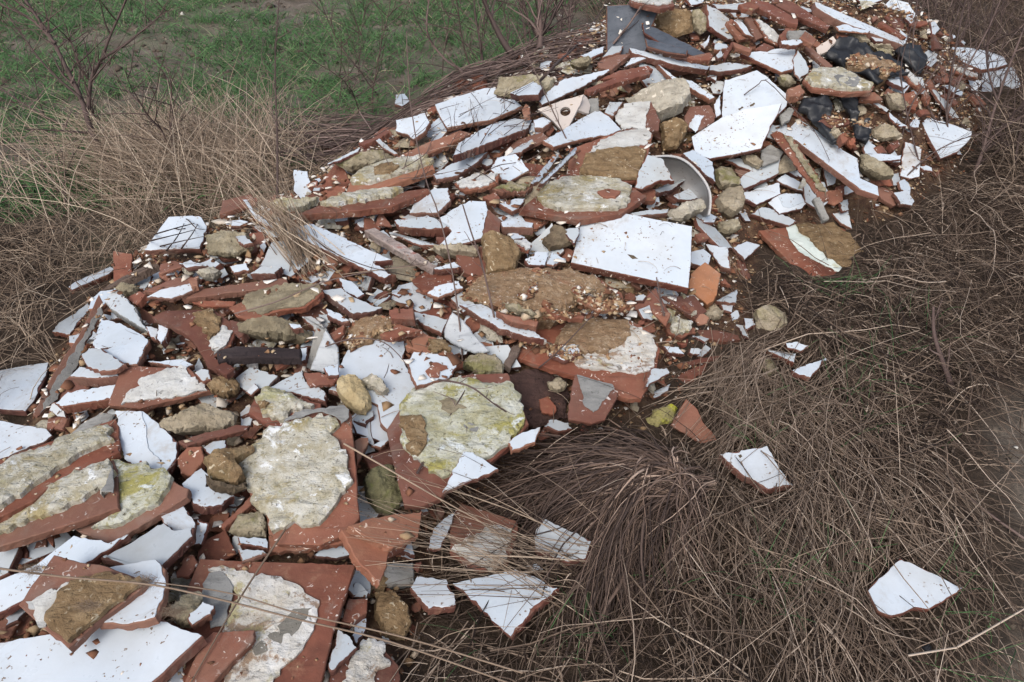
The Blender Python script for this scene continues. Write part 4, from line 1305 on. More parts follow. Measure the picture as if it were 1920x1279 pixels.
while nfill < 440 and cand < 14000:
    cand += 1
    gapx = FR.uniform(0, 1900)
    gapy = FR.uniform(5, 1275)
    ci, cj = int(gapx / BS), int(gapy / BS)
    if ci >= BW or cj >= BH or ID[cj, ci] != -1:
        continue
    tt = D[cj, ci]
    hit = CAM + rays([(gapx, gapy)])[0] * tt
    if sdf(hit[0], hit[1]) < .02:
        continue
    g = grad(hit[0], hit[1])
    n = unit((-.6 * g[0] + FR.gauss(0, .28), -.6 * g[1] + FR.gauss(-.12, .28), 1))
    if n @ unit(CAM - hit) < .35:
        continue
    R = FR.choice([.016, .02, .024, .03, .038, .048, .06, .085]) * (1 + .12 * (hit[1] - 1.5))
    if sdf(hit[0], hit[1]) < 1.25 * R:
        continue
    kind = FR.choices('WRC', [.36, .44, .20])[0]
    th = min(R * .8, FR.uniform(.010, .024))
    u = unit(np.cross((0, 1, .02), n))
    v = np.cross(n, u)
    m = FR.choice([3, 4, 4, 5, 5, 6])
    a0 = FR.uniform(0, 6.28)
    asp = FR.uniform(.45, 1)
    q = []
    for s in range(m):
        a = (s + FR.uniform(-.28, .28)) * 6.283 / m
        x, y = R * FR.uniform(.7, 1.1) * math.cos(a), asp * R * FR.uniform(.7, 1.1) * math.sin(a)
        q.append((x * math.cos(a0) - y * math.sin(a0), x * math.sin(a0) + y * math.cos(a0)))
    q = ccw(np.array(q))
    org = hit + n * FR.uniform(-.004, .07)
    top = org + n * th
    W3 = top + q[:, :1] * u + q[:, 1:] * v - CAM
    dep = W3 @ FW
    poly = np.stack([960 + FPX * (W3 @ RT) / dep, 639.5 - FPX * (W3 @ UP) / dep], 1)
    c = cells(poly)
    if c is None or len(c[0]) < 2:
        continue
    t = plane_t(c[2], top, n)
    cur, cid = D[c[1], c[0]], ID[c[1], c[0]]
    front = t < cur
    # may not cover a traced piece, must show something
    if (front & (cid >= 0)).mean() > .12 or (front & (cid == -1)).sum() < max(2, .12 * len(cid)):
        continue
    D[c[1][front], c[0][front]] = t[front]
    ID[c[1][front], c[0][front]] = -2
    nfill += 1
    nm, cat, lab = CHIP[kind]
    seed = 5000 + nfill
    zone = min(ZONES, key=lambda z: (z[1] - gapx) ** 2 + (z[2] - gapy) ** 2)[0]
    mw = Matrix(((u[0], v[0], n[0], org[0]), (u[1], v[1], n[1], org[1]), (u[2], v[2], n[2], org[2]), (0, 0, 0, 1)))
    ring = resample(q, max(.008, R / 5), .004, seed)
    if kind == 'C':
        ob = link(nm, rough_mesh(nm, ring, 0, .006, max(.008, R / 5), .004, seed, dome=th), [FR.choice(['sand', 'beige', 'mortar', 'mortar', 'concrete', 'beige'])], mw=mw)
    else:
        ob = link(nm, slab_mesh(nm, ring, 0, th, seed=seed), ['edgeclay' if kind == 'W' else 'clay'], mw=mw)
        if kind == 'W':
            link('glaze', slab_mesh('glaze', inset(ring, .0015), th - .0005, th + .002, cham=.0008, seed=seed), ['glaze' if nfill % 2 else 'glaze_dirty'], parent=ob)
    tag(ob, lab + zone, cat, lab.strip() + ' ' + zone)
print('fillers', nfill, 'of', cand)

# ------------------------------------------------------------------ curved shell of a broken basin, right of the middle
def shell():
    c = np.array([1238., 392.])
    tc = march([c])[0]
    hit = CAM + rays([c])[0] * tc
    tocam = unit(CAM - hit)
    n = unit(tocam + np.array([-.25, 0, .15]))
    org = hit + n * .05
    u = unit(np.cross(UP, n))
    v = np.cross(n, u)
    R = 90 / FPX * np.linalg.norm(CAM - hit)
    prof = [(1.0, .0), (.97, -.03), (.90, -.075), (.76, -.12), (.58, -.15)]
    A = np.linspace(math.radians(-12), math.radians(98), 30)
    V = []
    for lay in (0, 1):
        for (r, d) in prof:
            rr = R * r + lay * .009 * (1 if r > .5 else .4)
            for a in A:
                w = 1 + .012 * math.sin(a * 7)
                V.append((rr * math.cos(a) * w, rr * math.sin(a) * 1.0 * w, d - lay * .006))
    m, L = len(A), len(prof)
    F = []
    ix = lambda l, p, a: (l * L + p) * m + a
    for p in range(L - 1):
        for a in range(m - 1):
            F.append((ix(0, p, a), ix(0, p + 1, a), ix(0, p + 1, a + 1), ix(0, p, a + 1))[::-1])
            F.append((ix(1, p, a), ix(1, p + 1, a), ix(1, p + 1, a + 1), ix(1, p, a + 1)))
    for a in range(m - 1):
        F.append((ix(0, 0, a), ix(0, 0, a + 1), ix(1, 0, a + 1), ix(1, 0, a)))
        F.append((ix(0, L - 1, a), ix(0, L - 1, a + 1), ix(1, L - 1, a + 1), ix(1, L - 1, a))[::-1])
    for a in (0, m - 1):
        for p in range(L - 1):
            F.append((ix(0, p, a), ix(0, p + 1, a), ix(1, p + 1, a), ix(1, p, a)))
    mw = Matrix(((u[0], v[0], n[0], org[0]), (u[1], v[1], n[1], org[1]), (u[2], v[2], n[2], org[2]), (0, 0, 0, 1)))
    ob = link('basin_shard', mesh('basin_shard', V, F), ['basin'], mw=mw, smooth=True)
    tag(ob, 'curved greyish shell of a broken basin right of the trapezoid tile', 'basin shard')


shell()

# ------------------------------------------------------------------ the ground: one sheet, fine near the camera, coarse out to the horizon
def ground():
    xs = np.concatenate([-np.geomspace(90, 6.3, 14), gxs, np.geomspace(6.3, 90, 14)])
    ys = np.concatenate([[-40, -20, -9, -4, -2, -1.3], gys, np.geomspace(11.3, 160, 16)])
    X, Y = np.meshgrid(xs, ys)
    Z = H(X, Y)
    S = sdf(X, Y)
    m_pile = np.clip((S + .03 + .05 * wave_noise(X, Y, 14, 8)) / .07, 0, 1)
    ex = wave_noise(X, Y, 5, 21) * .10
    pathx = np.interp(Y, [0, .6, .9, 1.3, 1.6, 2.0, 2.6, 3.4, 5], [.74, .86, 1.0, 1.17, 1.36, 1.68, 2.5, 3.7, 6])
    m_path = np.clip((X - pathx + ex) / .14, 0, 1)
    left = np.clip((3.25 + .25 * np.sin(X * 2) + ex * 2 - Y + np.where(X > -1.2, (X + 1.2) * .9, 0)) / .5, 0, 1)
    right = np.clip((X - .2 + ex * 2) / .3, 0, 1)
    back = np.clip((X - (.6 - (Y - 5) * .1)) / .6, 0, 1) * (Y > 3.5)
    m_mat = np.clip(np.maximum(np.maximum(left, right * (Y < 4)), back), 0, 1)
    Z = Z - .02 * m_path * (S < -.1)
    V = np.stack([X.ravel(), Y.ravel(), Z.ravel()], 1)
    ny, nx = X.shape
    i = np.arange(ny * nx).reshape(ny, nx)
    Q = np.stack([i[:-1, :-1], i[:-1, 1:], i[1:, 1:], i[1:, :-1]], -1).reshape(-1, 4)
    me = fast_mesh('ground', V, Q)
    for nm, a in (('m_pile', m_pile), ('m_path', m_path), ('m_mat', m_mat)):
        at = me.attributes.new(nm, 'FLOAT', 'POINT')
        at.data.foreach_set('value', a.ravel().astype(np.float32))
    ob = link('ground', me, ['ground'])
    ob['kind'] = 'structure'


ground()


# crumbs of brick, mortar and glaze lying over the heap
def crumbs():
    n = 26000
    p = RNG.uniform([-1.8, .3], [2.8, 5.2], (n * 3, 2))
    s = sdf(p[:, 0], p[:, 1])
    p = p[s > -.03][:n]
    ex = []
    for (poly, cnt) in (([(866, 556), (900, 516), (980, 508), (1060, 506), (1120, 524), (1150, 548), (1200, 590), (1085, 590), (1040, 610), (990, 600)], 5200),
                        ([(1584, 106), (1625, 100), (1671, 116), (1690, 127), (1660, 143), (1640, 135), (1590, 122)], 1200),
                        ([(640, 640), (650, 606), (690, 596), (775, 596), (712, 626), (660, 655)], 900),
                        ([(1530, 215), (1600, 225), (1690, 235), (1690, 265), (1600, 265)], 900),
                        ([(960, 640), (1090, 650), (1180, 610), (1220, 650), (1200, 690), (1100, 690)], 1300)):
        po = np.array(poly, float)
        q = RNG.uniform(po.min(0), po.max(0), (cnt * 3, 2))
        q = q[in_poly(q, po)][:cnt]
        t = D[np.clip((q[:, 1] / BS).astype(int), 0, BH - 1), np.clip((q[:, 0] / BS).astype(int), 0, BW - 1)]
        P = CAM + rays(q) * t[:, None]
        ex.append(P + [0, 0, .003])
    q = RNG.uniform([0, 0], [1900, 1279], (9000, 2))
    t = D[np.clip((q[:, 1] / BS).astype(int), 0, BH - 1), np.clip((q[:, 0] / BS).astype(int), 0, BW - 1)]
    P = CAM + rays(q) * t[:, None]
    ex.append(P[(sdf(P[:, 0], P[:, 1]) > 0) & (wave_noise(q[:, 0], q[:, 1], .02, 91) > .1)][:700] + [0, 0, .002])
    base = np.column_stack([p, H(p[:, 0], p[:, 1]) + RNG.uniform(0, .012, len(p))])
    C = np.concatenate([base] + ex)
    N = len(C)
    r = np.minimum(RNG.lognormal(math.log(.0043), .62, N), .02)
    # coarser brick and mortar grit half filling the gaps
    M_ = 3800
    p = RNG.uniform([-1.8, .3], [2.8, 5.2], (M_ * 3, 2))
    p = p[sdf(p[:, 0], p[:, 1]) > .02][:M_]
    z = H(p[:, 0], p[:, 1])
    C = np.concatenate([C, np.column_stack([p, z + RNG.random(len(p)) ** 1.5 * .8 * (H(p[:, 0], p[:, 1], GHP) - z)])])
    r = np.concatenate([r, RNG.uniform(.006, .017, len(p))])
    N = len(C)
    oct_ = np.array([(1, 0, 0), (-1, 0, 0), (0, 1, 0), (0, -1, 0), (0, 0, 1), (0, 0, -1)], float)
    V = oct_[None] * RNG.uniform(.5, 1.2, (N, 6, 1)) + RNG.uniform(-.35, .35, (N, 6, 3))
    V = V * r[:, None, None] * RNG.uniform([[[.7, .7, .35]]], [[[1.5, 1.3, .9]]], (N, 1, 3)) + C[:, None, :]
    f = np.array([(0, 2, 4), (2, 1, 4), (1, 3, 4), (3, 0, 4), (2, 0, 5), (1, 2, 5), (3, 1, 5), (0, 3, 5)])
    Q = (np.arange(N)[:, None, None] * 6 + f[None]).reshape(-1, 3)
    me = fast_mesh('rubble_crumbs', V.reshape(-1, 3), Q, np.repeat(RNG.random(N), 6), smooth=False)
    tag(link('rubble_crumbs', me, ['crumbs']), 'crumbs of brick, mortar and glaze strewn between the pieces of the heap', 'crumbs', kind='stuff')


crumbs()


def flakes():
    """thin splinters of tile, one to three centimetres, packed into the gaps"""
    n = 7000
    p = RNG.uniform([-1.8, .3], [2.8, 5.2], (n * 3, 2))
    p = p[sdf(p[:, 0], p[:, 1]) > .03][:n]
    z = H(p[:, 0], p[:, 1])
    C = np.column_stack([p, z + .004 + RNG.random(len(p)) * .85 * (H(p[:, 0], p[:, 1], GHP) - z)])
    q = RNG.uniform([0, 0], [1900, 1279], (5000, 2))
    ci, cj = np.clip((q[:, 0] / BS).astype(int), 0, BW - 1), np.clip((q[:, 1] / BS).astype(int), 0, BH - 1)
    big = np.array([i >= 0 and PCS[i]['k'] == 'W' and PCS[i]['size'] > .14 for i in range(-1, len(PCS))])
    q2 = q[~big[np.maximum(ID[cj, ci], -1) + 1]]
    t = D[np.clip((q2[:, 1] / BS).astype(int), 0, BH - 1), np.clip((q2[:, 0] / BS).astype(int), 0, BW - 1)]
    P = CAM + rays(q2) * t[:, None]
    P = P[(sdf(P[:, 0], P[:, 1]) > .03) & (P[:, 1] > 1.45)]
    P = P[wave_noise(P[:, 0], P[:, 1], 5, 95) > .35][:420]
    C = np.concatenate([C, P + [0, 0, .004]])
    N = len(C)
    r = np.minimum(RNG.lognormal(math.log(.0095), .4, N), np.where(C[:, 1] < 1.5, .014, .022))
    m = 5
    ang = (np.arange(m)[None] + U0(-.35, .35, (N, m))) * 2 * math.pi / m
    rad = r[:, None] * U0(.3, 1.3, (N, m))
    nrm = np.column_stack([RNG.normal(0, .3, N), RNG.normal(-.1, .3, N), np.ones(N)])
    nrm /= np.linalg.norm(nrm, axis=1, keepdims=True)
    u = np.cross(nrm, RNG.normal(size=(N, 3)))
    u /= np.linalg.norm(u, axis=1, keepdims=True)
    v = np.cross(nrm, u)
    top = C[:, None] + u[:, None] * (rad * np.cos(ang))[..., None] * 1.35 + v[:, None] * (rad * np.sin(ang))[..., None] * .8
    th = (r * U0(.10, .28, N))[:, None, None] * nrm[:, None]
    V = np.concatenate([top + th, top], 1)
    i = np.arange(m)
    j = (i + 1) % m
    tri = [(0, 1, 2), (0, 2, 3), (0, 3, 4)] + [(m + a, m + b, b) for a, b in zip(i, j)] + [(m + a, b, a) for a, b in zip(i, j)]
    Q = (np.arange(N)[:, None, None] * 2 * m + np.array(tri)[None]).reshape(-1, 3)
    rnd = np.where(RNG.random(N) < .42, U0(.94, 1, N), np.where(RNG.random(N) < .7, U0(0, .3, N), U0(.5, .9, N)))
    me = fast_mesh('tile_flakes', V.reshape(-1, 3), Q, np.repeat(rnd, 2 * m), smooth=False)
    tag(link('tile_flakes', me, ['crumbs']), 'thin white and red tile splinters packed into the gaps of the heap', 'splinters', kind='stuff')


U0 = RNG.uniform
flakes()

# ------------------------------------------------------------------ vegetation
def sample_region(poly, n):
    poly = np.array(poly, float)
    out = np.zeros((0, 2))
    while len(out) < n:
        q = RNG.uniform(poly.min(0), poly.max(0), (n * 2, 2))
        out = np.concatenate([out, q[in_poly(q, poly)]])
    return out[:n]


def Hs(P):
    return H(P[..., 0], P[..., 1])


def lying(roots, L, z0, az, curl, arch, r, k=6, base=None, rise=0.0):
    n = len(roots)
    s = np.linspace(0, 1, k)[None, :]
    a = az[:, None] + curl[:, None] * s + RNG.normal(0, .13, (n, k)).cumsum(1)
    st = (L / (k - 1))[:, None]
    dx = np.cumsum(np.cos(a) * st, 1) - np.cos(a[:, :1]) * st
    dy = np.cumsum(np.sin(a) * st, 1) - np.sin(a[:, :1]) * st
    X = roots[:, :1] + dx
    Y = roots[:, 1:2] + dy
    Z = (H(X, Y) if base is None else base[:, None]) + z0[:, None] + arch[:, None] * np.sin(math.pi * s) + rise * s * L[:, None]
    R = r[:, None] * (1 - .6 * s)
    return np.stack([X, Y, Z], -1), R


def upright(roots, L, az, lean, droop, r, k=6):
    s = np.linspace(0, 1, k)[None, :]
    d = lean[:, None] * s + droop[:, None] * s ** 2.2
    X = roots[:, :1] + np.cos(az)[:, None] * d * L[:, None]
    Y = roots[:, 1:2] + np.sin(az)[:, None] * d * L[:, None]
    up = s - .45 * droop[:, None] * s ** 2.5
    Z = H(roots[:, 0], roots[:, 1])[:, None] - .01 + up * L[:, None]
    return np.stack([X, Y, Z], -1), r[:, None] * (1 - .65 * s) + 0 * X


def add_stuff(name, parts, mat, label, cat, kind='stuff', sides=3, keep=.06):
    Vs, Qs, Rs, off = [], [], [], 0
    for (P, R, rnd) in parts:
        kp = clear_of(P, keep)
        P, R, rnd = P[kp], R[kp], rnd[kp]
        V, Q, rr = tubes(P, R, sides, rnd)
        Vs.append(V)
        Qs.append(Q + off)
        Rs.append(rr)
        off += len(V)
    ob = link(name, fast_mesh(name, np.concatenate(Vs), np.concatenate(Qs), np.concatenate(Rs)), [mat])
    return tag(ob, label, cat, kind=kind)


U = RNG.uniform


def clear_of(P, keep):
    """which straws do not grow in front of a traced piece (a share `keep` of those that do is left)"""
    d = P - CAM
    w = np.maximum(d @ FW, .05)
    x = 960 + FPX * (d @ RT) / w
    y = 639.5 - FPX * (d @ UP) / w
    ok = (x >= 0) & (x < 1920) & (y >= 0) & (y < 1279)
    ci = np.clip((x / BS).astype(int), 0, BW - 1)
    cj = np.clip((y / BS).astype(int), 0, BH - 1)
    hit = ok & (ID[cj, ci] != -1) & (w < D[cj, ci] + .02)
    return (hit.sum(1) == 0) | (U(size=len(P)) < keep)
MATR = [(-.22, .45), (-.24, .9), (-.2, 1.30), (.0, 1.5), (.42, 1.68), (.7, 2.0), (.9, 2.4), (1.08, 2.8), (1.7, 2.95), (2.2, 3.4), (2.75, 4.2), (5, 5.2), (5, 2.9), (2.6, 2.6),
        (1.72, 2.05), (1.33, 1.62), (1.12, 1.3), (.93, .9), (.80, .45)]


def right_mat():
    n = 11500
    r = sample_region(MATR, n)
    # thin out towards the muddy path
    az = np.where(U(size=n) < .6, math.radians(235) + .9 * wave_noise(r[:, 0], r[:, 1], 6, 61) + RNG.normal(0, .45, n), U(0, 6.28, n))
    lump = .5 + .5 * np.tanh(wave_noise(r[:, 0], r[:, 1], 8, 62))
    tw = CAM + rays([(1150, 950)])[0] * march([(1150, 950)])[0]
    intus = (((r[:, 0] - tw[0]) / .38) ** 2 + ((r[:, 1] - tw[1]) / .26) ** 2 < 1) & (U(size=n) < .93)
    thin = ~intus & ((wave_noise(r[:, 0], r[:, 1], 7, 63) > -1.1) | (U(size=n) < .4))
    A = lying(r, U(.04, 1, n) ** 1.6 * .36 + .03, U(.002, .03, n) + .07 * lump * U(0, 1, n), az, RNG.normal(0, .7, n), U(0, .03, n), np.exp(RNG.normal(math.log(.0015), .38, n)))
    pa = (A[0][thin], A[1][thin], np.clip(RNG.normal(.40, .3, n), 0, 1)[thin])
    m = 2600
    r2 = sample_region(MATR, m)
    B = upright(r2, U(.08, .34, m), U(0, 6.28, m), U(.2, 1.3, m), U(.1, .9, m), U(.0008, .0018, m))
    pb = (*B, np.clip(RNG.normal(.5, .25, m), 0, 1))
    g = 420
    rg = sample_region(MATR, g)
    G_ = lying(rg, U(.25, .85, g), U(.03, .11, g), U(0, 6.28, g), RNG.normal(0, .35, g), U(0, .05, g), U(.0014, .0032, g), k=8)
    h_ = 9000
    rh = sample_region(MATR, h_)
    H_ = lying(rh, U(.015, .09, h_), U(.0, .03, h_), U(0, 6.28, h_), RNG.normal(0, .5, h_), U(0, .006, h_), np.exp(RNG.normal(math.log(.0022), .4, h_)), k=4)
    # stray straws over the path
    k = 1500
    r3 = np.stack([U(.8, 2.2, k), U(.5, 2.4, k)], 1)
    Cc = lying(r3, U(.05, .22, k), U(.002, .012, k), U(0, 6.28, k), RNG.normal(0, .5, k), U(0, .01, k), U(.0008, .0018, k))
    # light sheaf sweeping down right of the terracotta triangle
    s = 900
    c = CAM + rays([(1400, 790)])[0] * march([(1400, 790)])[0]
    r4 = np.stack([RNG.normal(c[0] + .06, .13, s), RNG.normal(c[1] + .18, .14, s)], 1)
    E_ = lying(r4, U(.2, .45, s), U(.03, .09, s), RNG.normal(math.radians(235), .28, s), RNG.normal(0, .4, s), U(0, .04, s), U(.0009, .002, s))
    f = 1800
    r5 = np.stack([RNG.normal(.80, .18, f), RNG.normal(1.4, .26, f)], 1)
    F_ = lying(r5, U(.12, .34, f), U(.02, .09, f), RNG.normal(math.radians(268), .35, f), RNG.normal(0, .45, f), U(0, .03, f), U(.001, .0022, f))
    ok = sdf(r5[:, 0], r5[:, 1]) < -.05
    add_stuff('loose_stems', [(*G_, np.clip(RNG.normal(.5, .3, g), 0, 1))], 'thatch', 'long loose stems lying criss-cross over the matted grass', 'stems')
    add_stuff('matted_grass', [pa, pb, (*H_, np.clip(RNG.normal(.42, .28, h_), 0, 1)), (*Cc, U(.3, .9, k)), (*E_, U(.45, .9, s)), (F_[0][ok], F_[1][ok], np.clip(RNG.normal(.6, .2, ok.sum()), 0, 1))], 'thatch',
              'matted brown dead grass and straw covering the ground right of the heap', 'dead grass')


right_mat()


def left_verge():
    P = [(-4.6, .6), (-1.62, .7), (-1.5, 1.4), (-1.5, 2.0), (-1.45, 2.65), (-1.0, 2.85), (-.75, 3.3), (-1.1, 3.4), (-1.6, 3.1), (-2.2, 2.75), (-2.8, 2.6), (-4.6, 2.7)]
    n = 4200
    r = sample_region(P, n)
    A = upright(r, U(.05, .22, n), RNG.normal(1.9, 1.1, n), U(.1, .8, n), U(.0, .9, n), U(.0010, .0027, n))
    pa = (*A, np.clip(RNG.normal(.5, .25, n), 0, 1))
    m = 6000
    r2 = sample_region(P, m)
    B = lying(r2, U(.12, .4, m), U(.0, .09, m), U(0, 6.28, m), RNG.normal(0, 1.0, m), U(0, .05, m), U(.0009, .0023, m))
    pb = (*B, np.clip(RNG.normal(.38, .24, m), 0, 1))
    # thicker straw hump leaning over the rim of the heap
    k = 1700
    c = CAM + rays([(375, 330)])[0] * march([(375, 330)])[0]
    r3 = np.stack([RNG.normal(c[0], .26, k), RNG.normal(c[1] - .05, .20, k)], 1)
    Cc = upright(r3, U(.15, .40, k), RNG.normal(2.4, .8, k), U(.3, 1.0, k), U(.1, 1.1, k), U(.0011, .0028, k))
    # pale tall blades with hooked tips
    s = 110
    r4 = np.stack([U(-2.9, -1.0, s), U(2.7, 3.6, s)], 1)
    E_ = upright(r4, U(.25, .6, s), U(1, 3.4, s), U(.05, .5, s), U(.2, 1.3, s), U(.0014, .0026, s), k=9)
    add_stuff('dry_grass', [pa, pb, (*Cc, np.clip(RNG.normal(.62, .2, k), 0, 1)), (*E_, U(.7, 1, s))], 'drygrass',
              'tall tan dry grass standing along the left side of the heap', 'dry grass')


left_verge()


def green_field():
    n = 150000
    x = U(-9, 2.6, n)
    y = 2.75 + 10 * U(0, 1, n) ** 1.3
    cl = .8 * wave_noise(x, y, 3.0, 41) + .9 * wave_noise(x, y, 9, 42) + .8 * wave_noise(x, y, 24, 43)
    keep = (cl > -.42 + .55 * U(-1, 1, n)) & (sdf(x, y) < -.25) & (y > 2.95 + .15 * np.sin(x * 3) + np.where(x > -1.2, (x + 1.2) * .95, 0))
    keep &= ~((x > 1.0) & (U(size=n) < .75))
    r = np.stack([x, y], 1)[keep]
    n = len(r)
    A = upright(r, U(.04, .13, n), U(0, 6.28, n), U(.1, 1.1, n), U(0, 1.0, n), U(.0018, .0042, n), k=4)
    # little clods
    add_stuff('grass', [(*A, np.clip(RNG.normal(.48, .22, n), 0, 1))], 'grass', 'short green grass growing in patches over the bare field behind', 'grass')
    k = 260
    p = np.stack([U(-4.5, 1.2, k), U(3.6, 8, k)], 1)
    p = p[sdf(p[:, 0], p[:, 1]) < -.3]


green_field()


def clods():
    n = 7000
    p = np.stack([U(-6, 1.4, n), U(3.3, 9.5, n)], 1)
    p = p[(sdf(p[:, 0], p[:, 1]) < -.3)]
    q = np.stack([U(.9, 2.4, 900), U(.5, 2.4, 900)], 1)
    pathx = np.interp(q[:, 1], [.6, .9, 1.3, 1.6, 2.0, 2.6], [.86, 1.0, 1.13, 1.28, 1.62, 2.4])
    q = q[q[:, 0] > pathx]
    C = np.concatenate([np.column_stack([p, H(p[:, 0], p[:, 1])]), np.column_stack([q, H(q[:, 0], q[:, 1]) - .012])])
    N = len(C)
    r = np.concatenate([np.minimum(RNG.lognormal(math.log(.011), .6, len(p)), .04), np.minimum(RNG.lognormal(math.log(.005), .5, len(q)), .014)])
    oct_ = np.array([(1, 0, 0), (-1, 0, 0), (0, 1, 0), (0, -1, 0), (0, 0, 1), (0, 0, -1)], float)
    V = oct_[None] * U(.6, 1.2, (N, 6, 1)) + U(-.3, .3, (N, 6, 3))
    V = V * r[:, None, None] * np.array([1.3, 1.2, .7]) + C[:, None, :]
    f = np.array([(0, 2, 4), (2, 1, 4), (1, 3, 4), (3, 0, 4), (2, 0, 5), (1, 2, 5), (3, 1, 5), (0, 3, 5)])
    Q = (np.arange(N)[:, None, None] * 6 + f[None]).reshape(-1, 3)
    me = fast_mesh('soil_clods', V.reshape(-1, 3), Q, np.repeat(np.where(U(size=N) < .012, .97, U(0, .8, N)), 6), smooth=False)
    tag(link('soil_clods', me, ['soil']), 'clods of bare soil and pale stones on the field and the muddy path', 'clods', kind='stuff')


mat_straw('soil', [(0, (.05, .04, .03)), (.5, (.11, .09, .07)), (.9, (.2, .17, .14)), (1, (.6, .58, .54))], .95)
clods()


def tussock():
    t = march([(1235, 965)])[0]
    c = CAM + rays([(1235, 965)])[0] * t
    cx, cy = c[0], c[1]
    n, cl = 3300, 260
    caz = np.where(U(size=cl) < .84, RNG.normal(math.radians(182), .42, cl), RNG.normal(math.radians(235), .8, cl))
    cc = RNG.normal(.55, .5, cl)
    cL = U(.55, 1.15, cl)
    cr = RNG.normal(0, 1, (cl, 2)) * [.045, .035]
    clay_ = U(0, 1, cl)
    g = RNG.integers(0, cl, n)
    az = caz[g] + RNG.normal(0, .10, n)
    root = np.array([cx, cy]) + cr[g] + RNG.normal(0, .012, (n, 2))
    long_ = np.clip(np.cos(az - math.radians(185)), 0, 1) ** 1.5
    right_ = np.clip(np.cos(az), 0, 1)
    L = (U(.08, .2, n) + .42 * long_ * U(.5, 1, n)) * cL[g] * (1 - .55 * right_)
    k = 10
    s = np.linspace(0, 1, k)[None, :]
    curl = (cc[g] + RNG.normal(0, .14, n)) * np.where(np.sin(az) < -.5, .4, 1)
    a = az[:, None] + curl[:, None] * s + RNG.normal(0, .12, (n, k)).cumsum(1)
    st = (L / (k - 1))[:, None]
    X = root[:, :1] + np.cumsum(np.cos(a) * st, 1) - np.cos(a[:, :1]) * st
    Y = root[:, 1:2] + np.cumsum(np.sin(a) * st, 1) - np.sin(a[:, :1]) * st
    lay = np.clip(clay_[g] + RNG.normal(0, .12, n), 0, 1)[:, None]
    zc = .03 + .065 * lay
    hump = 4 * s * (1 - s) * (.01 + .06 * lay) + RNG.normal(0, .004, (n, k)).cumsum(1)
    Z = np.maximum(H(X, Y), 0) + zc * (1 - s ** 1.6) + hump + .004 + .025 * lay
    P = np.stack([X, Y, Z], -1)
    R = np.exp(RNG.normal(math.log(.0021), .38, n))[:, None] * (1.15 - .75 * s)
    rnd = np.clip(RNG.normal(.27, .2, n) + np.where(np.abs(az - math.radians(265)) < .6, .25, 0) + .18 * (U(size=cl)[g] - .4), 0, 1)
    kp = clear_of(P, .03)
    V, Q, rr = tubes(P[kp], R[kp], 3, rnd[kp])
    rr = np.clip(rr.reshape(-1, k, 3) + .5 * U(.1, 1, (int(kp.sum()), 1, 1)) * ((1 - s[0]) ** 2.5)[None, :, None], 0, 1).ravel()
    ob = link('grass_tussock', fast_mesh('grass_tussock', V, Q, rr), ['tussock'])
    tag(ob, 'big drooping tussock of dark brown dead grass right of the heap', 'tussock')


tussock()


def Dat(p):
    return D[int(min(max(p[1] / BS, 0), BH - 1)), int(min(max(p[0] / BS, 0), BW - 1))]


def smooth_line(P, k):
    P = np.asarray(P, float)
    n = len(P)
    t = np.linspace(0, n - 1, k)
    out = []
    for x in t:
        i = min(int(x), n - 2)
        f = x - i
        p0, p1, p2, p3 = P[max(i - 1, 0)], P[i], P[i + 1], P[min(i + 2, n - 1)]
        out.append(.5 * ((2 * p1) + (-p0 + p2) * f + (2 * p0 - 5 * p1 + 4 * p2 - p3) * f * f + (-p0 + 3 * p1 - 3 * p2 + p3) * f ** 3))
    return np.array(out)


def lie_line(px, clear=.012, k=14):
    """a stalk lying over the heap along a line of the photo, resting on its highest points"""
    q = smooth_line(np.asarray(px, float), k)
    dep = np.array([Dat(p) for p in q])
    lin = np.linspace(0, 1, k)
    base = dep[0] * (1 - lin) + dep[-1] * lin
    over = np.min((dep - base)[1:-1]) if k > 2 else 0
    t = base + min(0, over) * np.sin(math.pi * lin) ** .5 - clear
    return CAM + rays(q) * t[:, None]


def stand_line(px, lean=0.0, k=14):
    """a stem rooted on the ground at its first point and standing up from there"""
    q = smooth_line(np.asarray(px, float), k)
    t0 = Dat(px[0]) if (0 <= px[0][0] < 1920 and 0 <= px[0][1] < 1279) else march([px[0]])[0]
    t = t0 + lean * np.linspace(0, 1, k) * t0
    return CAM + rays(q) * t[:, None]


def twigs_on(P, r0, cnt, Lr, rng, up=.5, sub=2, planar=None):
    """side twigs growing from a polyline; returns list of (points, r0)"""
    out = []
    n = len(P)
    for _ in range(cnt):
        i = rng.randint(max(1, n // 4), n - 1)
        f = i / (n - 1)
        tan = unit(P[min(i + 1, n - 1)] - P[i - 1])
        d = unit(tan * rng.uniform(.3, .9) + np.array([rng.gauss(0, .6), rng.gauss(0, .45), rng.gauss(up * .4, .4)]))
        L = rng.uniform(*Lr) * (1.15 - .5 * f)
        pts = [P[i]]
        for s in range(5):
            d = unit(d + np.array([rng.gauss(0, .16), rng.gauss(0, .16), rng.gauss(.05, .14)]))
            pts.append(pts[-1] + d * L / 5)
        r = r0 * rng.uniform(.28, .5)
        out.append((np.array(pts), r))
        for _ in range(rng.randint(0, sub)):
            j = rng.randint(1, 4)
            e = unit(d + np.array([rng.gauss(0, .7), rng.gauss(0, .5), rng.gauss(.1, .5)]))
            sp = [pts[j]]
            for s in range(5):
                e = unit(e + np.array([rng.gauss(0, .2), rng.gauss(0, .2), rng.gauss(.03, .2)]))
                sp.append(sp[-1] + e * L * .45 / 5)
            out.append((np.array(sp), r * .6))
    return out


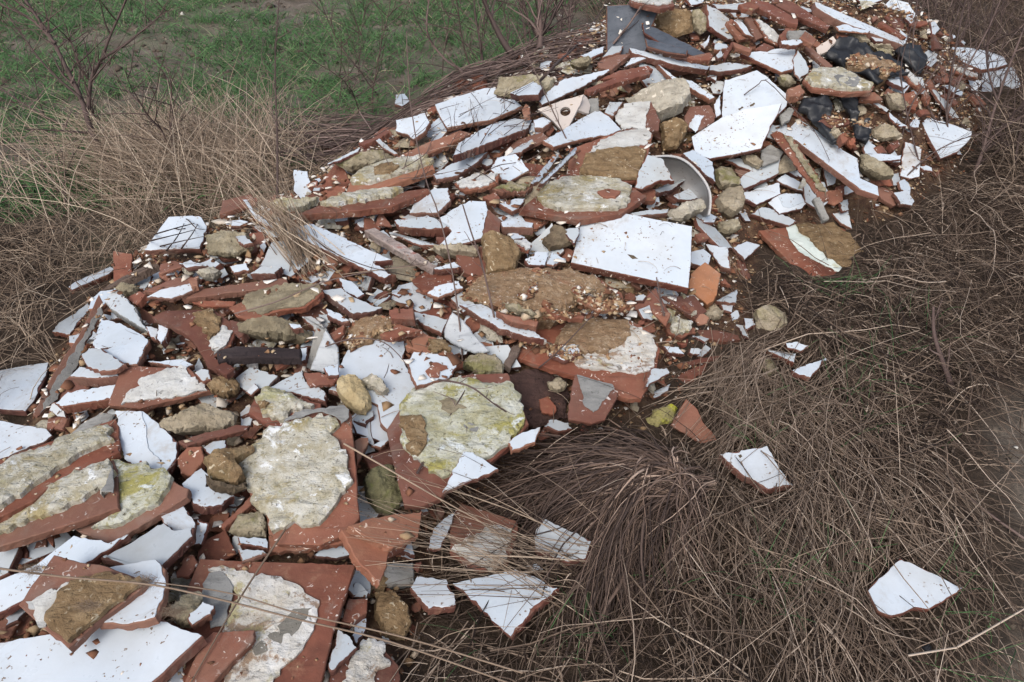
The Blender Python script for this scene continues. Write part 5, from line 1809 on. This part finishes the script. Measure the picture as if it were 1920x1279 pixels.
def tube_obj(name, lines, mat, parent=None, k=None, taper=.75, sides=5, rr=(.2, .8)):
    groups = {}
    for (P, r) in lines:
        groups.setdefault(len(P), []).append((P, r))
    Vs, Qs, Rs, off = [], [], [], 0
    for kk, items in groups.items():
        P = np.array([i[0] for i in items])
        r = np.array([i[1] for i in items])
        s = np.linspace(0, 1, kk)[None]
        V, Q, c = tubes(P, r[:, None] * (1 - taper * s), sides, U(rr[0], rr[1], len(items)))
        Vs.append(V)
        Qs.append(Q + off)
        Rs.append(c)
        off += len(V)
    V = np.concatenate(Vs)
    org = np.zeros(3)
    if parent is not None:
        org = np.array(parent.location)
    else:
        org = np.asarray(lines[0][0][0])
    ob = link(name, fast_mesh(name, V - org, np.concatenate(Qs), np.concatenate(Rs)), [mat], parent=parent)
    if parent is None:
        ob.location = org
    return ob


def shrub(label, stems, group='bare shrubs around the heap', ntw=14, Lr=(.12, .4), seed=1, lean=0.0, name='bare_shrub', cat='shrub', col='twig'):
    rng = random.Random(seed)
    lines = []
    base = None
    for st in stems:
        px, r = st[0], st[1]
        if len(st) > 2:   # branch starting on an earlier stem
            src = lines[st[2]][0]
            q = smooth_line(np.asarray(px, float), 14)
            t0 = np.linalg.norm(src[min(range(14), key=lambda i: np.linalg.norm(proj(src[i]) - q[0]))] - CAM) / np.linalg.norm(rays([q[0]])[0])
            P = CAM + rays(q) * (t0 * (1 + np.linspace(0, 1, 14) * rng.uniform(-.06, .06)))[:, None]
        else:
            P = stand_line(px, lean)
        lines.append((P, r))
    e = bpy.data.objects.new(name, None)
    COL.objects.link(e)
    e.location = lines[0][0][0]
    tag(e, label, cat, group)
    for (P, r) in lines:
        tube_obj('stem', [(P, r)], col, e, taper=.6, rr=(.2, .6))
    tw = []
    for (P, r) in lines:
        tw += twigs_on(P, r, ntw, Lr, rng)
    if len(tw) > 45:
        tube_obj('twigs', tw, col, e, sides=3)
    else:
        for q in tw:
            tube_obj('twig', [q], col, e, sides=3)
    return e


def proj(p):
    d = np.asarray(p) - CAM
    w = d @ FW
    return np.array([960 + FPX * (d @ RT) / w, 639.5 - FPX * (d @ UP) / w])


shrub('tall bare shrub at the upper left with forked stems', [
    ([(218, 352), (196, 300), (168, 240), (152, 185), (120, 120), (95, 70), (40, -10)], .017),
    ([(166, 205), (170, 150), (190, 112), (205, 70), (240, -8)], .011, 0),
    ([(104, 82), (60, 38), (0, 8)], .008, 0), ([(190, 112), (245, 75), (312, 20)], .007, 1), ([(152, 185), (80, 118), (10, 20)], .007, 0)], ntw=12, seed=3)
shrub('low leaning bare shrub at the left edge below the tall one', [
    ([(118, 345), (70, 305), (0, 268), (-30, 255)], .009), ([(160, 255), (60, 205), (-20, 150)], .008), ([(122, 400), (122, 340), (118, 290)], .006)], ntw=8, seed=4)
shrub('thin bare sapling rising from the dry grass at the left', [([(520, 372), (520, 260), (516, 120), (524, -10)], .005)], ntw=7, seed=5, Lr=(.08, .25))
shrub('thin upright dark sapling beside the brushwood, curved at its foot', [([(875, 150), (862, 130), (835, 112), (801, 62), (806, -10)], .009)], ntw=7, seed=6, Lr=(.1, .35))
shrub('straight dark sapling behind the brushwood, second from the left', [([(906, 125), (900, 80), (893, 40), (887, -12)], .010)], ntw=8, seed=7, Lr=(.1, .35))
shrub('thickest dark sapling behind the brushwood, bent to the left', [([(968, 112), (945, 80), (928, 48), (914, 18), (905, -12)], .019)], ntw=9, seed=8, Lr=(.15, .45))
shrub('grey sapling trunk standing behind the right end of the brushwood', [([(1012, 92), (1013, 50), (1010, -12)], .017), ([(1066, 82), (1068, 40), (1072, -12)], .009), ([(1040, 90), (1046, 40), (1040, -12)], .005)], ntw=16, seed=9, Lr=(.15, .5))
shrub('slender dark sapling left of the grey sapling trunk', [([(990, 92), (982, 50), (974, -12)], .008), ([(940, 120), (955, 60), (948, -12)], .004)], ntw=12, seed=10, Lr=(.1, .4))
shrub('bare shrub on the right flank with a long curved stem', [
    ([(1762, 300), (1776, 262), (1776, 200), (1790, 100), (1812, -10)], .008), ([(1776, 215), (1800, 150), (1850, 60), (1880, -10)], .006, 0), ([(1770, 245), (1735, 190), (1712, 90), (1722, -10)], .005, 0)], ntw=20, seed=11)
shrub('dense bare shrub at the right edge of the picture', [
    ([(1822, 335), (1842, 285), (1872, 180), (1925, 40)], .011), ([(1842, 285), (1880, 240), (1940, 205)], .007, 0), ([(1870, 190), (1850, 110), (1866, -10)], .006, 0), ([(1900, 330), (1912, 250), (1935, 160)], .008)], ntw=24, seed=12)
shrub('thin bare shoots rising through the right end of the heap', [
    ([(1690, 260), (1712, 190), (1760, 120), (1800, 10)], .0045), ([(1722, 300), (1700, 210), (1690, 120), (1720, 20)], .004), ([(1700, 330), (1745, 290), (1800, 262), (1880, 240)], .004)], ntw=10, seed=13, Lr=(.08, .3))
shrub('broken woody stump standing in the matted grass at the right', [([(1790, 740), (1772, 690), (1752, 630), (1750, 575)], .011)], ntw=3, seed=14, name='shrub_stump', group=None, Lr=(.06, .2))


def bushes():
    """individual leafless bushes behind and right of the heap"""
    spots = [(2.9, 3.4), (3.3, 4.0), (3.5, 4.9), (2.7, 5.3), (4.1, 5.5), (1.9, 5.9), (3.2, 6.3), (1.2, 5.9), (.75, 5.6), (.25, 5.5), (4.4, 4.4), (2.3, 6.9), (2.75, 4.85), (3.1, 5.0), (2.3, 5.6), (-.1, 6.3), (-.3, 4.75), (.1, 5.05), (-.75, 4.35), (-2.75, 3.35), (-1.75, 3.45), (-2.2, 2.7), (3.1, 2.9), (3.6, 3.3), (1.6, 5.45)]
    where = ['nearest, right of the far white slabs', 'right of the far white slabs, second row', 'beyond the far right slabs', 'behind the black plastic', 'at the far right corner',
             'behind the long narrow board', 'far behind the right shoulder', 'behind the crest', 'behind the blue-grey panel', 'left of the blue-grey panel', 'at the right edge',
             'farthest, behind the crest', 'just beyond the right shoulder', 'beyond the bulge of black plastic', 'behind the right shoulder boards', 'behind the saplings', 'right beside the thickest dark sapling', 'low, just behind the brushwood', 'left of the saplings, at the rim of the field', 'at the far left rim of the field',
             'in the dry grass near the tall forked shrub', 'low in the dry grass at the left edge', 'at the right edge of the matted grass', 'at the right edge, behind the matted grass', 'close behind the crest boards']
    for i, (x, y) in enumerate(spots):
        rng = random.Random(300 + i)
        lines, tw = [], []
        for s in range(rng.randint(4, 7) if y > 3.6 else 3):
            p = np.array([x + rng.gauss(0, .12), y + rng.gauss(0, .12), 0.0])
            p[2] = float(H(p[0], p[1])) - .02
            d = unit((rng.gauss(0, .32), rng.gauss(0, .3), 1))
            L = rng.uniform(.7, 1.4) * (1 if y > 3.6 and i != 18 else .6)
            pts = [p]
            for _ in range(13):
                d = unit(d + np.array([rng.gauss(0, .09), rng.gauss(0, .09), rng.gauss(0, .05)]))
                pts.append(pts[-1] + d * L / 13)
            lines.append((np.array(pts), rng.uniform(.003, .007)))
            tw += twigs_on(np.array(pts), .007, 16, (.15, .5), rng)
        e = bpy.data.objects.new('bare_bush', None)
        COL.objects.link(e)
        e.location = lines[0][0][0]
        tag(e, 'leafless brown bush ' + where[i], 'bush', 'leafless bushes behind the heap')
        tube_obj('stems', lines, 'twig', e, sides=4)
        tube_obj('twigs', tw, 'twig', e, sides=3)


bushes()


def undergrowth():
    n = 9000
    x, y = U(.6, 7, n), U(4.9, 10, n)
    m2 = 3500
    x = np.concatenate([x, U(2.3, 5, m2)])
    y = np.concatenate([y, U(2.9, 5.2, m2)])
    k = (sdf(x, y) < -.12) & (y > 2.9) & (y < 9 + x)
    r = np.stack([x, y], 1)[k]
    n = len(r)
    A = upright(r, U(.15, .6, n), U(0, 6.28, n), U(.1, 1.0, n), U(0, .9, n), U(.0012, .0028, n), k=5)
    add_stuff('undergrowth', [(*A, np.clip(RNG.normal(.42, .25, n), 0, 1))], 'thatch', 'tangled brown undergrowth of dead stems behind and right of the heap', 'undergrowth')


undergrowth()


def brushwood():
    """long cut twigs dumped along the upper left rim of the heap"""
    rng = random.Random(77)
    a = CAM + rays([(600, 300)])[0] * march([(600, 300)])[0]
    b = CAM + rays([(1120, 95)])[0] * march([(1120, 95)])[0]
    ax = unit(b - a)
    L = np.linalg.norm(b - a)
    side = unit(np.cross(ax, (0, 0, 1)))
    lines = []
    for i in range(460):
        f = rng.random()
        p = a + ax * L * f + side * rng.gauss(.03, .16)
        d = unit(ax * rng.choice([1, 1, 1, -1]) + side * rng.gauss(0, rng.choice([.3, .3, .9])) + np.array([0, 0, rng.gauss(.02, .07)]))
        l = rng.uniform(.25, .95)
        pts = []
        q = p - d * l / 2
        z = rng.uniform(.0, .13) * (1 - abs(f - .55) * .8)
        for s in range(8):
            g = q.copy()
            g[2] = max(float(H(q[0], q[1])), 0) * .92 + z + .02 + rng.gauss(0, .004)
            pts.append(g)
            d = unit(d + np.array([rng.gauss(0, .13), rng.gauss(0, .13), 0]))
            q = q + d * l / 7
        lines.append((np.array(pts), rng.uniform(.0012, .0045)))
    ob = tube_obj('brushwood_heap', lines, 'twig', sides=4, rr=(.15, 1))
    tag(ob, 'heap of long cut twigs lying along the upper left rim of the rubble', 'brushwood')


brushwood()


def reed_tuft():
    rng = random.Random(5)
    root = np.array([600., 515.])
    lines = []
    for i in range(150):
        r0 = root + [rng.gauss(-10, 22), rng.gauss(-12, 12)]
        e = np.array([rng.gauss(490, 28), rng.gauss(375, 22)])
        m = (r0 + e) / 2 + [rng.gauss(0, 10), rng.gauss(-4, 9)]
        P = stand_line([tuple(r0), tuple(m), tuple(e)], lean=rng.uniform(-.03, .02), k=8)
        lines.append((P, rng.uniform(.0012, .0024)))
    tag(tube_obj('reed_tuft', lines, 'drygrass', sides=3, rr=(.2, 1)), 'tuft of tan dry reeds leaning left over the long white board', 'grass tuft')


reed_tuft()


def stalks():
    rng = random.Random(8)
    ST = [
        ('upright', 'tall dark dead stem standing before the sandy cube block', [(946, 692), (930, 610), (905, 500), (885, 440), (868, 385)], .004, 'twig', -.05),
        ('upright', 'thinner dark stem standing left of the tall dark one', [(868, 692), (862, 610), (846, 500), (822, 400), (796, 330), (770, 200), (762, 60)], .003, 'twig', -.04),
        ('upright', 'short dark twig standing in front of the big white rectangle', [(1245, 592), (1238, 560), (1231, 520)], .004, 'twig', -.02),
        ('upright', 'fine dark stem before the holed pot shard', [(1062, 260), (1040, 215), (1010, 150), (960, 40)], .003, 'twig', -.02),
        ('lie', 'brown stick lying across the round mortar tile', [(782, 888), (820, 820), (878, 722)], .0035, 'twig', 0),
        ('lie', 'curved dark twig lying over the large white plate', [(610, 650), (665, 634), (715, 640), (746, 664), (768, 692)], .0022, 'twig', 0),
        ('lie', 'dark twigs lying over the round mortar tile towards the hollow', [(822, 712), (880, 724), (930, 760), (992, 800)], .003, 'twig', 0),
        ('lie', 'long thin dark twig at the upper left rubble, below the reed tuft', [(440, 588), (520, 565), (610, 528), (720, 505), (830, 490)], .0024, 'twig', 0),
        ('lie', 'light straw stalk crossing in front of the largest mortar tile', [(535, 992), (470, 1090), (420, 1170), (358, 1280)], .0028, 'drygrass', 0),
        ('lie', 'straight pale stalk running from the largest mortar tile to the tussock', [(645, 832), (720, 875), (800, 922), (920, 990), (1040, 1075)], .0026, 'drygrass', 0),
        ('lie', 'dark stalk with a fork, leaning over the sandy heap', [(1010, 690), (1040, 665), (1082, 622), (1110, 590), (1128, 545)], .0024, 'twig', 0),
        ('lie', 'thin twig over the upper half of the big white pair', [(1395, 178), (1420, 160), (1438, 152), (1490, 205), (1530, 250), (1555, 300)], .0024, 'twig', 0),
        ('lie', 'long brown stick leaning over the brushwood', [(1012, 152), (1045, 118), (1085, 80), (1140, 2)], .006, 'twig', 0),
        ('lie', 'brown stick leaning against the blue-grey panel', [(1150, 82), (1180, 45), (1206, 5)], .006, 'twig', 0),
        ('lie', 'dark twigs over the five-sided white tile', [(890, 335), (930, 312), (960, 306), (1000, 298)], .0022, 'twig', 0),
        ('lie', 'long dark twig sagging across the long white board', [(505, 390), (560, 425), (620, 470), (690, 500), (780, 520)], .0024, 'twig', 0),
        ('lie', 'pale straw over the rubble, right of the reed tuft', [(640, 515), (720, 505), (800, 497)], .002, 'drygrass', 0),
        ('lie', 'pale stick lying flat on the matted grass by the isolated tile', [(1455, 772), (1500, 800), (1560, 838)], .003, 'drygrass', 0),
        ('lie', 'long dark stem lying on the muddy path edge at the right', [(1920, 1010), (1850, 960), (1790, 910), (1720, 850)], .004, 'twig', 0),
    ]
    for kind, lab, px, r, col, lean in ST:
        P = stand_line(px, lean) if kind == 'upright' else lie_line(px)
        lines = [(P, r)]
        lines += twigs_on(P, r, 4 if col == 'twig' else 0, (.03, .12), rng, sub=1)
        tag(tube_obj('dead_stalk', lines, col, sides=5, taper=.5), lab, 'stalk', 'dead stalks on the heap')
    # a thin near stalk with fluffy seed heads right in front of the lens
    q = smooth_line(np.array([(-30, 1062), (120, 1082), (280, 1096), (420, 1126), (560, 1162), (740, 1206), (980, 1290)], float), 24)
    P = CAM + rays(q) * np.linspace(1.02, .9, 24)[:, None]
    e = bpy.data.objects.new('seed_stalk', None)
    COL.objects.link(e)
    e.location = P[-1]
    tag(e, 'long grey stalk with fluffy seed heads hanging across the lower left', 'stalk')
    tube_obj('stem', [(P, .0016)], 'drygrass', e, taper=.3, rr=(.3, .4))
    q2 = smooth_line(np.array([(980, 1262), (760, 1196), (560, 1150), (430, 1112), (290, 1092)], float), 16)
    tube_obj('stem', [(CAM + rays(q2) * np.linspace(.9, 1.0, 16)[:, None], .0012)], 'drygrass', e, taper=.3, rr=(.3, .4))
    for (cx, cy) in ((278, 1090), (172, 1136), (330, 1146), (70, 1068)):
        c = CAM + rays([(cx, cy)])[0] * 1.0
        fz = []
        for _ in range(170):
            s = c + np.array([rng.gauss(0, .008), rng.gauss(0, .003), rng.gauss(0, .003)])
            d = unit((rng.gauss(-.8, .5), rng.gauss(0, .5), rng.gauss(0, .5)))
            fz.append((np.array([s, s + d * .006, s + d * rng.uniform(.008, .016)]), .00022))
        tube_obj('seed_head', fz, 'drygrass', e, sides=3, rr=(.2, .7))
    # the sheaf of straw stalks reaching left from the tussock over the red slabs
    lines = []
    for i in range(85):
        a = (rng.gauss(1080, 70), rng.gauss(1085, 38))
        b = (rng.uniform(640, 880), rng.choice([rng.gauss(1075, 45), rng.gauss(990, 40), rng.gauss(920, 45)]))
        m = ((a[0] + b[0]) / 2, (a[1] + b[1]) / 2 - rng.uniform(-6, 26))
        lines.append((lie_line([a, m, b], clear=rng.uniform(.006, .05), k=8), rng.uniform(.0008, .0018)))
    tag(tube_obj('straw_sheaf', lines, 'drygrass', sides=3, rr=(0, .85)), 'sheaf of long straw stalks reaching left over the red slabs and kite-shaped tile', 'straw')
    # dark twig mesh over the bluish tile at the left rim
    lines = []
    for px in ([(280, 452), (330, 440), (392, 424)], [(288, 440), (340, 425), (392, 412)], [(312, 470), (335, 440), (352, 402)], [(340, 466), (362, 436), (380, 402)],
               [(296, 418), (340, 430), (384, 408)], [(330, 404), (352, 412), (368, 428), (386, 430)], [(300, 462), (350, 450), (400, 440)]):
        lines.append((lie_line(px, k=10), .003))
    tag(tube_obj('twig_tangle', lines, 'twig', sides=4, rr=(0, .3)), 'tangle of dark twigs over the bluish tile at the left rim', 'twigs')
    # thin twigs hanging over the tiles of the upper left flank
    lines = []
    for i in range(60):
        x0 = rng.uniform(720, 980)
        y0 = 330 - (x0 - 700) * .45 + rng.gauss(0, 30)
        dx, dy = rng.gauss(40, 40), rng.gauss(-30, 30)
        lines.append((lie_line([(x0, y0), (x0 + dx * .5 + rng.gauss(0, 8), y0 + dy * .5), (x0 + dx, y0 + dy)], clear=rng.uniform(.01, .06), k=8), rng.uniform(.001, .0024)))
    tag(tube_obj('twig_tangle', lines, 'twig', sides=3), 'loose dark twigs scattered over the white tiles of the left flank', 'twigs')


stalks()


def weeds():
    pts = []
    for (x, y, n, s) in ((1420, 850, 30, 14), (900, 1175, 15, 20), (1080, 1200, 30, 30), (1180, 1075, 25, 25), (1440, 1120, 40, 25), (1560, 800, 25, 60), (1640, 700, 20, 60), (1540, 545, 60, 40), (1750, 1190, 40, 50), (1600, 1090, 30, 40), (1690, 620, 20, 60)):
        c = CAM + rays([(x, y)])[0] * march([(x, y)])[0]
        w = s / FPX * 2.4
        pts.append(np.stack([RNG.normal(c[0], w, n), RNG.normal(c[1], w, n)], 1))
    r = np.concatenate(pts)
    n = len(r)
    A = upright(r, U(.06, .16, n), U(0, 6.28, n), U(.1, .8, n), U(0, .8, n), U(.001, .002, n), k=5)
    A[0][:, :, 2] += .02
    add_stuff('weeds', [(*A, U(0, .6, n))], 'grass', 'few green blades sprouting through the matted dead grass', 'weeds')


weeds()


def litter():
    """short straws, twig bits and grit dropped on top of the tiles"""
    n = 240
    q = np.stack([U(0, 1900, n * 3), U(0, 1279, n * 3)], 1)
    t = D[(q[:, 1] / BS).astype(int).clip(0, BH - 1), (q[:, 0] / BS).astype(int).clip(0, BW - 1)]
    P0 = CAM + rays(q) * t[:, None]
    ok = (sdf(P0[:, 0], P0[:, 1]) > -.05) & (P0[:, 1] > 1.4)
    P0 = P0[ok][:n]
    n = len(P0)
    A = lying(P0[:, :2], U(.015, .12, n), np.full(n, .006), U(0, 6.28, n), RNG.normal(0, .6, n), U(0, .012, n), U(.0006, .0014, n), base=P0[:, 2])
    add_stuff('straw_litter', [(*A, U(0, .9, n))], 'drygrass', 'short bits of straw and twig strewn over the tiles', 'litter', keep=1)


litter()

# ------------------------------------------------------------------ light, sky, camera
w = bpy.data.worlds.new('World')
scene.world = w
w.use_nodes = True
nt = w.node_tree
bg = nt.nodes['Background']
sky = nt.nodes.new('ShaderNodeTexSky')
sky.sky_type = 'NISHITA'
sky.sun_disc = False
sky.sun_elevation = math.radians(48)
sky.sun_rotation = math.radians(200)
sky.air_density = 1.0
sky.dust_density = 4.0
hs = nt.nodes.new('ShaderNodeHueSaturation')
hs.inputs['Saturation'].default_value = .68
nt.links.new(sky.outputs[0], hs.inputs['Color'])
nt.links.new(hs.outputs[0], bg.inputs[0])
bg.inputs[1].default_value = .15
sun = bpy.data.lights.new('sun', 'SUN')
sun.energy = 1.3
sun.angle = math.radians(24)
sun.color = (1, .97, .93)
so = bpy.data.objects.new('sun', sun)
COL.objects.link(so)
az, el = math.radians(200), math.radians(48)
dirv = Vector((math.sin(az) * math.cos(el), math.cos(az) * math.cos(el), math.sin(el)))
so.rotation_euler = (-dirv).to_track_quat('-Z', 'Y').to_euler()

cam = bpy.data.cameras.new('camera')
co = bpy.data.objects.new('camera', cam)
COL.objects.link(co)
co.location = CAM
co.rotation_euler = (math.pi / 2 - PITCH, 0, 0)
cam.sensor_width = 36
cam.lens = 36 * FPX / 1920
cam.clip_start = .02
cam.clip_end = 600
scene.camera = co
vs = scene.view_settings
vs.view_transform = 'Standard'
vs.look = 'None'
vs.gamma = 1
vs.exposure = .55
vs.use_curve_mapping = False
scene.cycles.max_bounces = 6
scene.cycles.use_denoising = True
